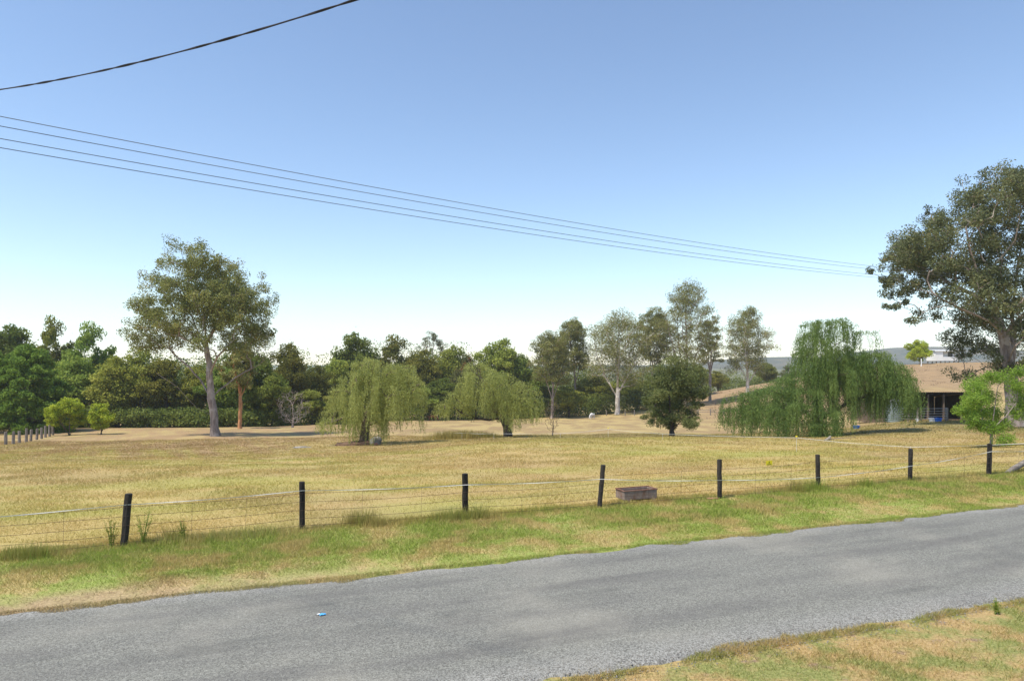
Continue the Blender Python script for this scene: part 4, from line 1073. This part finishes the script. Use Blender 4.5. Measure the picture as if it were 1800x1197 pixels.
for x, r in ((1596, .05), (1613, .16), (1619, .07), (1664, .15)): MB().tube([((x - 1640) * k, 0, -.15), ((x - 1640) * k, 0, 1.32 if r > .1 else 1.25)], r, 8, jit=.03).build('post', M_GREYWOOD, yd)
M_GALV = plain('galvanised_pipe', (.42, .42, .43), .45, .2, metal=.5)
for i in range(5):
    hh = .22 + i * .25
    MB().tube([((1619 - 1640) * k, -.1, hh), ((1664 - 1640) * k, -.1, hh + .02)], .032, 6).build('rail', M_GALV, yd)
    MB().tube([((1585 - 1640) * k, -.05, hh), ((1613 - 1640) * k, -.05, hh)], .03, 6).build('rail', M_GALV, yd)
def tub(label, x, d, wd, mat, h=.36):
    b = gp(x, d); root = thing('feed_tub', label, 'tub', b)
    bm = bmesh.new(); n = 20; rings = [(.40, .0), (.46, .25 * h / .36), (.50, h), (.54, h), (.54, h + .03), (.47, h + .03), (.42, .06)]
    prev = None
    for r, z in rings:
        c = [bm.verts.new((math.copysign(abs(math.cos(a)) ** .5, math.cos(a)) * r * wd, math.copysign(abs(math.sin(a)) ** .5, math.sin(a)) * r * wd * .6, z)) for a in [2 * math.pi * i / n for i in range(n)]]
        if prev: [bm.faces.new((prev[i], prev[(i + 1) % n], c[(i + 1) % n], c[i])) for i in range(n)]
        prev = c
    bm.faces.new(prev)
    me = bpy.data.meshes.new('shell'); bm.to_mesh(me); bm.free(); me.materials.append(mat)
    o = bpy.data.objects.new('shell', me); COL.objects.link(o); o.parent = root
    for sx in (-1, 1): MB().box((sx * wd * .56, 0, h * .8), (.06, .16, .03)).build('handle', mat, root)
tub('white feed tub on the ground before the yard gate', 1639, 66.6, .66, M_WHITE)
tub('blue feed tub touching the white one before the yard gate', 1649, 66.4, .66, M_BLUE)
tub('blue feed tub under the right side of the large green willow', 1505, 66.0, .62, M_BLUE, .26)
tub('small white bucket at the gate post of the yard', 1612.5, 67.0, .22, M_WHITE, .30)
# water tank half hidden by the willow
tk = gp(1572, 70.2); wt_ = thing('water_tank', 'pale corrugated water tank half hidden behind the large green willow', 'water tank', tk)
rings = [(.8 + .018 * math.sin(i * math.pi / 2), i * .05) for i in range(43)]
m = MB(); n = 28
for r, z in rings:
    for j in range(n): m.v.append(Vector((math.cos(2 * math.pi * j / n) * r, math.sin(2 * math.pi * j / n) * r, z)))
for i in range(len(rings) - 1):
    for j in range(n): m.f.append([i * n + j, i * n + (j + 1) % n, (i + 1) * n + (j + 1) % n, (i + 1) * n + j])
m.build('wall', plain('pale_zinc', (.20, .245, .245), .6, .3, 3), wt_)
m = MB()
for r, z in ((.84, 2.1), (.84, 2.14), (.15, 2.36)):
    for j in range(n): m.v.append(Vector((math.cos(2 * math.pi * j / n) * r, math.sin(2 * math.pi * j / n) * r, z)))
for i in range(2):
    for j in range(n): m.f.append([i * n + j, i * n + (j + 1) % n, (i + 1) * n + (j + 1) % n, (i + 1) * n + j])
m.f.append([2 * n + j for j in range(n)]); m.build('lid', M_GALV, wt_)

# ------------------------------------------------------------------ white hut on the hill
D = 198.0; hb = gp(1666, D); ht = thing('white_hut', 'small white hut with a porch on the crest of the brown hill', 'hut', hb); k = D / F
hw = 42 * k; f0 = .55; hh = 3.1
def panel(name, x0, x1, z0, z1, y0, y1, mat): return MB().box(((x0 + x1) / 2, (y0 + y1) / 2, (z0 + z1) / 2), (x1 - x0, y1 - y0, z1 - z0)).build(name, mat, ht)
xa, xb, xm = -hw / 2, hw / 2, -hw / 2 + hw * .30
panel('wall', xa, xm, f0, f0 + hh - .25, 0, .15, M_WHITE)
panel('wall', xa, xa + .15, f0, f0 + hh - .2, .152, 4.5, M_WHITE)
panel('back_wall', xa + .152, xb, f0, f0 + hh - .1, 1.9, 2.05, M_WHITE)
panel('wall', xb - .15, xb, f0, f0 + hh - .1, 2.052, 4.5, M_WHITE)
for i in range(7): panel('balustrade_board', xm + .01, xb, f0 + .02 + i * .165, f0 + .17 + i * .165, .03, .08, M_WHITE)
panel('porch_post', xb - .12, xb, f0 + 1.18, f0 + hh - .25, .02, .14, M_WHITE)
panel('porch_post', xm + .02, xm + .12, f0 + 1.18, f0 + hh - .25, .02, .14, M_WHITE)
for (p, q) in ((.36, .50), (.66, .88)):
    wx = panel('window', xa + hw * p, xa + hw * q, f0 + 1.2, f0 + 2.6, 1.85, 1.895, M_DARKGLASS)
    for e in (p, q): MB().box((xa + hw * e, 1.85, f0 + 1.9), (.09, .14, 1.55)).build('frame', M_WHITE, wx)
V, Fq = corr(hw + .8, 5.6, .3, .03); V[:, 2] += f0 + hh - .10 + V[:, 1] * .055; V[:, 0] += xa - .4; V[:, 1] -= .25
r_ = mesh_np('roof', V, Fq, plain('white_roof', (.66, .68, .70), .45), ht); r_.modifiers.new('thick', 'SOLIDIFY').thickness = .06
panel('fascia', xa - .4, xb + .4, f0 + hh - .34, f0 + hh - .16, -.30, -.255, M_WHITE)
for i in range(6):
    for yv in (.2, 4.2): panel('stump', xa + .2 + i * (hw - .5) / 5, xa + .4 + i * (hw - .5) / 5, -.8, f0 - .12, yv, yv + .2, M_GREYWOOD)
panel('floor', xa, xb, f0 - .12, f0 - .004, -.02, 4.5, M_GREYWOOD)
g = gp(1619.5, 186); o = MB().tube([g + Vector((0, 0, -.2)), g + Vector((0, 0, 2.0))], [.13, .12], 8).build('white_post', M_WHITE); tag(o, 'lone white post below the round hilltop tree', 'post')

# ------------------------------------------------------------------ horses
def horse(label, x, d, rz, mat, graze, scale=1.0, dz=0):
    b = gp(x, d); root = thing('horse', label, 'horse', b, rz)
    J = {}; E = []
    def j(n, p, r, par=None): J[n] = (p, r); (E.append((par, n)) if par else None)
    j('pel', (-.55, 0, 1.12), (.26, .30)); j('mid', (-.1, 0, 1.08), (.30, .33), 'pel'); j('chest', (.42, 0, 1.10), (.25, .34), 'mid')
    if graze:
        j('n1', (.75, 0, 1.02), (.15, .22), 'chest'); j('n2', (1.02, 0, .66), (.11, .16), 'n1'); j('poll', (1.17, 0, .42), (.10, .13), 'n2'); j('muz', (1.18, 0, .08), (.06, .07), 'poll')
    else:
        j('n1', (.72, 0, 1.30), (.15, .22), 'chest'); j('n2', (.95, 0, 1.58), (.10, .15), 'n1'); j('poll', (1.08, 0, 1.72), (.10, .12), 'n2'); j('muz', (1.42, 0, 1.46), (.06, .07), 'poll')
    for s, t in ((1, 'l'), (-1, 'r')):
        j('hs' + t, (-.60, s * .14, .88), (.16, .20), 'pel'); j('st' + t, (-.50, s * .17, .68), (.10, .12), 'hs' + t); j('hk' + t, (-.70 + .05 * s, s * .17, .45), (.055, .065), 'st' + t); j('fe' + t, (-.64 + .05 * s, s * .17, .16), (.045, .045), 'hk' + t); j('ho' + t, (-.60 + .05 * s, s * .17, .0), (.06, .06), 'fe' + t)
        j('sh' + t, (.44, s * .15, .82), (.12, .15), 'chest'); j('kn' + t, (.46 + .07 * s, s * .16, .42), (.055, .06), 'sh' + t); j('pa' + t, (.46 + .08 * s, s * .16, .14), (.042, .042), 'kn' + t); j('hf' + t, (.49 + .08 * s, s * .16, .0), (.055, .055), 'pa' + t)
    names = list(J); me = bpy.data.meshes.new('body'); me.from_pydata([J[n][0] for n in names], [(names.index(a), names.index(c)) for a, c in E], [])
    o = bpy.data.objects.new('body', me); COL.objects.link(o); o.parent = root
    sk = o.modifiers.new('skin', 'SKIN'); sk.use_smooth_shade = True
    for i, n in enumerate(names): me.skin_vertices[0].data[i].radius = J[n][1]; me.skin_vertices[0].data[i].use_root = (i == 0)
    o.modifiers.new('sub', 'SUBSURF').levels = 1; o.modifiers['sub'].render_levels = 2
    me.materials.append(mat)
    MB().tube([(-.80, 0, 1.2), (-.95, 0, 1.0), (-.95, 0, .5)], [.05, .08, .02], 6).build('tail', mat, root, True)
    p = J['poll'][0]
    for s in (-1, 1): MB().tube([(p[0] - .03, s * .06, p[2] + .08), (p[0] - .06, s * .08, p[2] + .22)], [.04, .01], 5).build('ear', mat, root)
    mm = MB(); a, c = Vector(J['chest'][0]) + Vector((.05, 0, .32)), Vector(p) + Vector((-.06, 0, .1)); mm.tube([a, a.lerp(c, .5) + Vector((.0, 0, .08 if not graze else .12)), c], [.04, .06, .04], 6).build('mane', mat, root, True)
    root.scale = (scale,) * 3
    return root
horse('white horse grazing in the far field before the tall gums', 1041, 150, math.radians(232), plain('white_coat', (.78, .75, .72), .7, .1), True, .98)
horse('chestnut horse standing in the far field left of the middle willow', 760, 146, math.radians(4), plain('chestnut_coat', (.30, .10, .05), .6, .2), True, 1.0)

# ------------------------------------------------------------------ the air
hm = bpy.data.materials.new('haze'); hm.use_nodes = True; t = hm.node_tree; t.nodes.remove(t.nodes['Principled BSDF'])
pv = t.nodes.new('ShaderNodeVolumePrincipled'); pv.inputs['Color'].default_value = (.84, .92, 1.0, 1); pv.inputs['Density'].default_value = .0002; pv.inputs['Anisotropy'].default_value = .2
t.links.new(pv.outputs[0], t.nodes['Material Output'].inputs['Volume'])
bm = bmesh.new(); bmesh.ops.create_cube(bm, size=1); me = bpy.data.meshes.new('haze'); bm.to_mesh(me); bm.free(); me.materials.append(hm)
hz_ = bpy.data.objects.new('haze', me); COL.objects.link(hz_)
HAZE = True
hz_.scale = (20000, 3800, 150); hz_.location = (0, 1750, 48); tag(hz_, 'pale blue summer haze', kind='stuff')
if not HAZE: bpy.data.objects.remove(hz_)
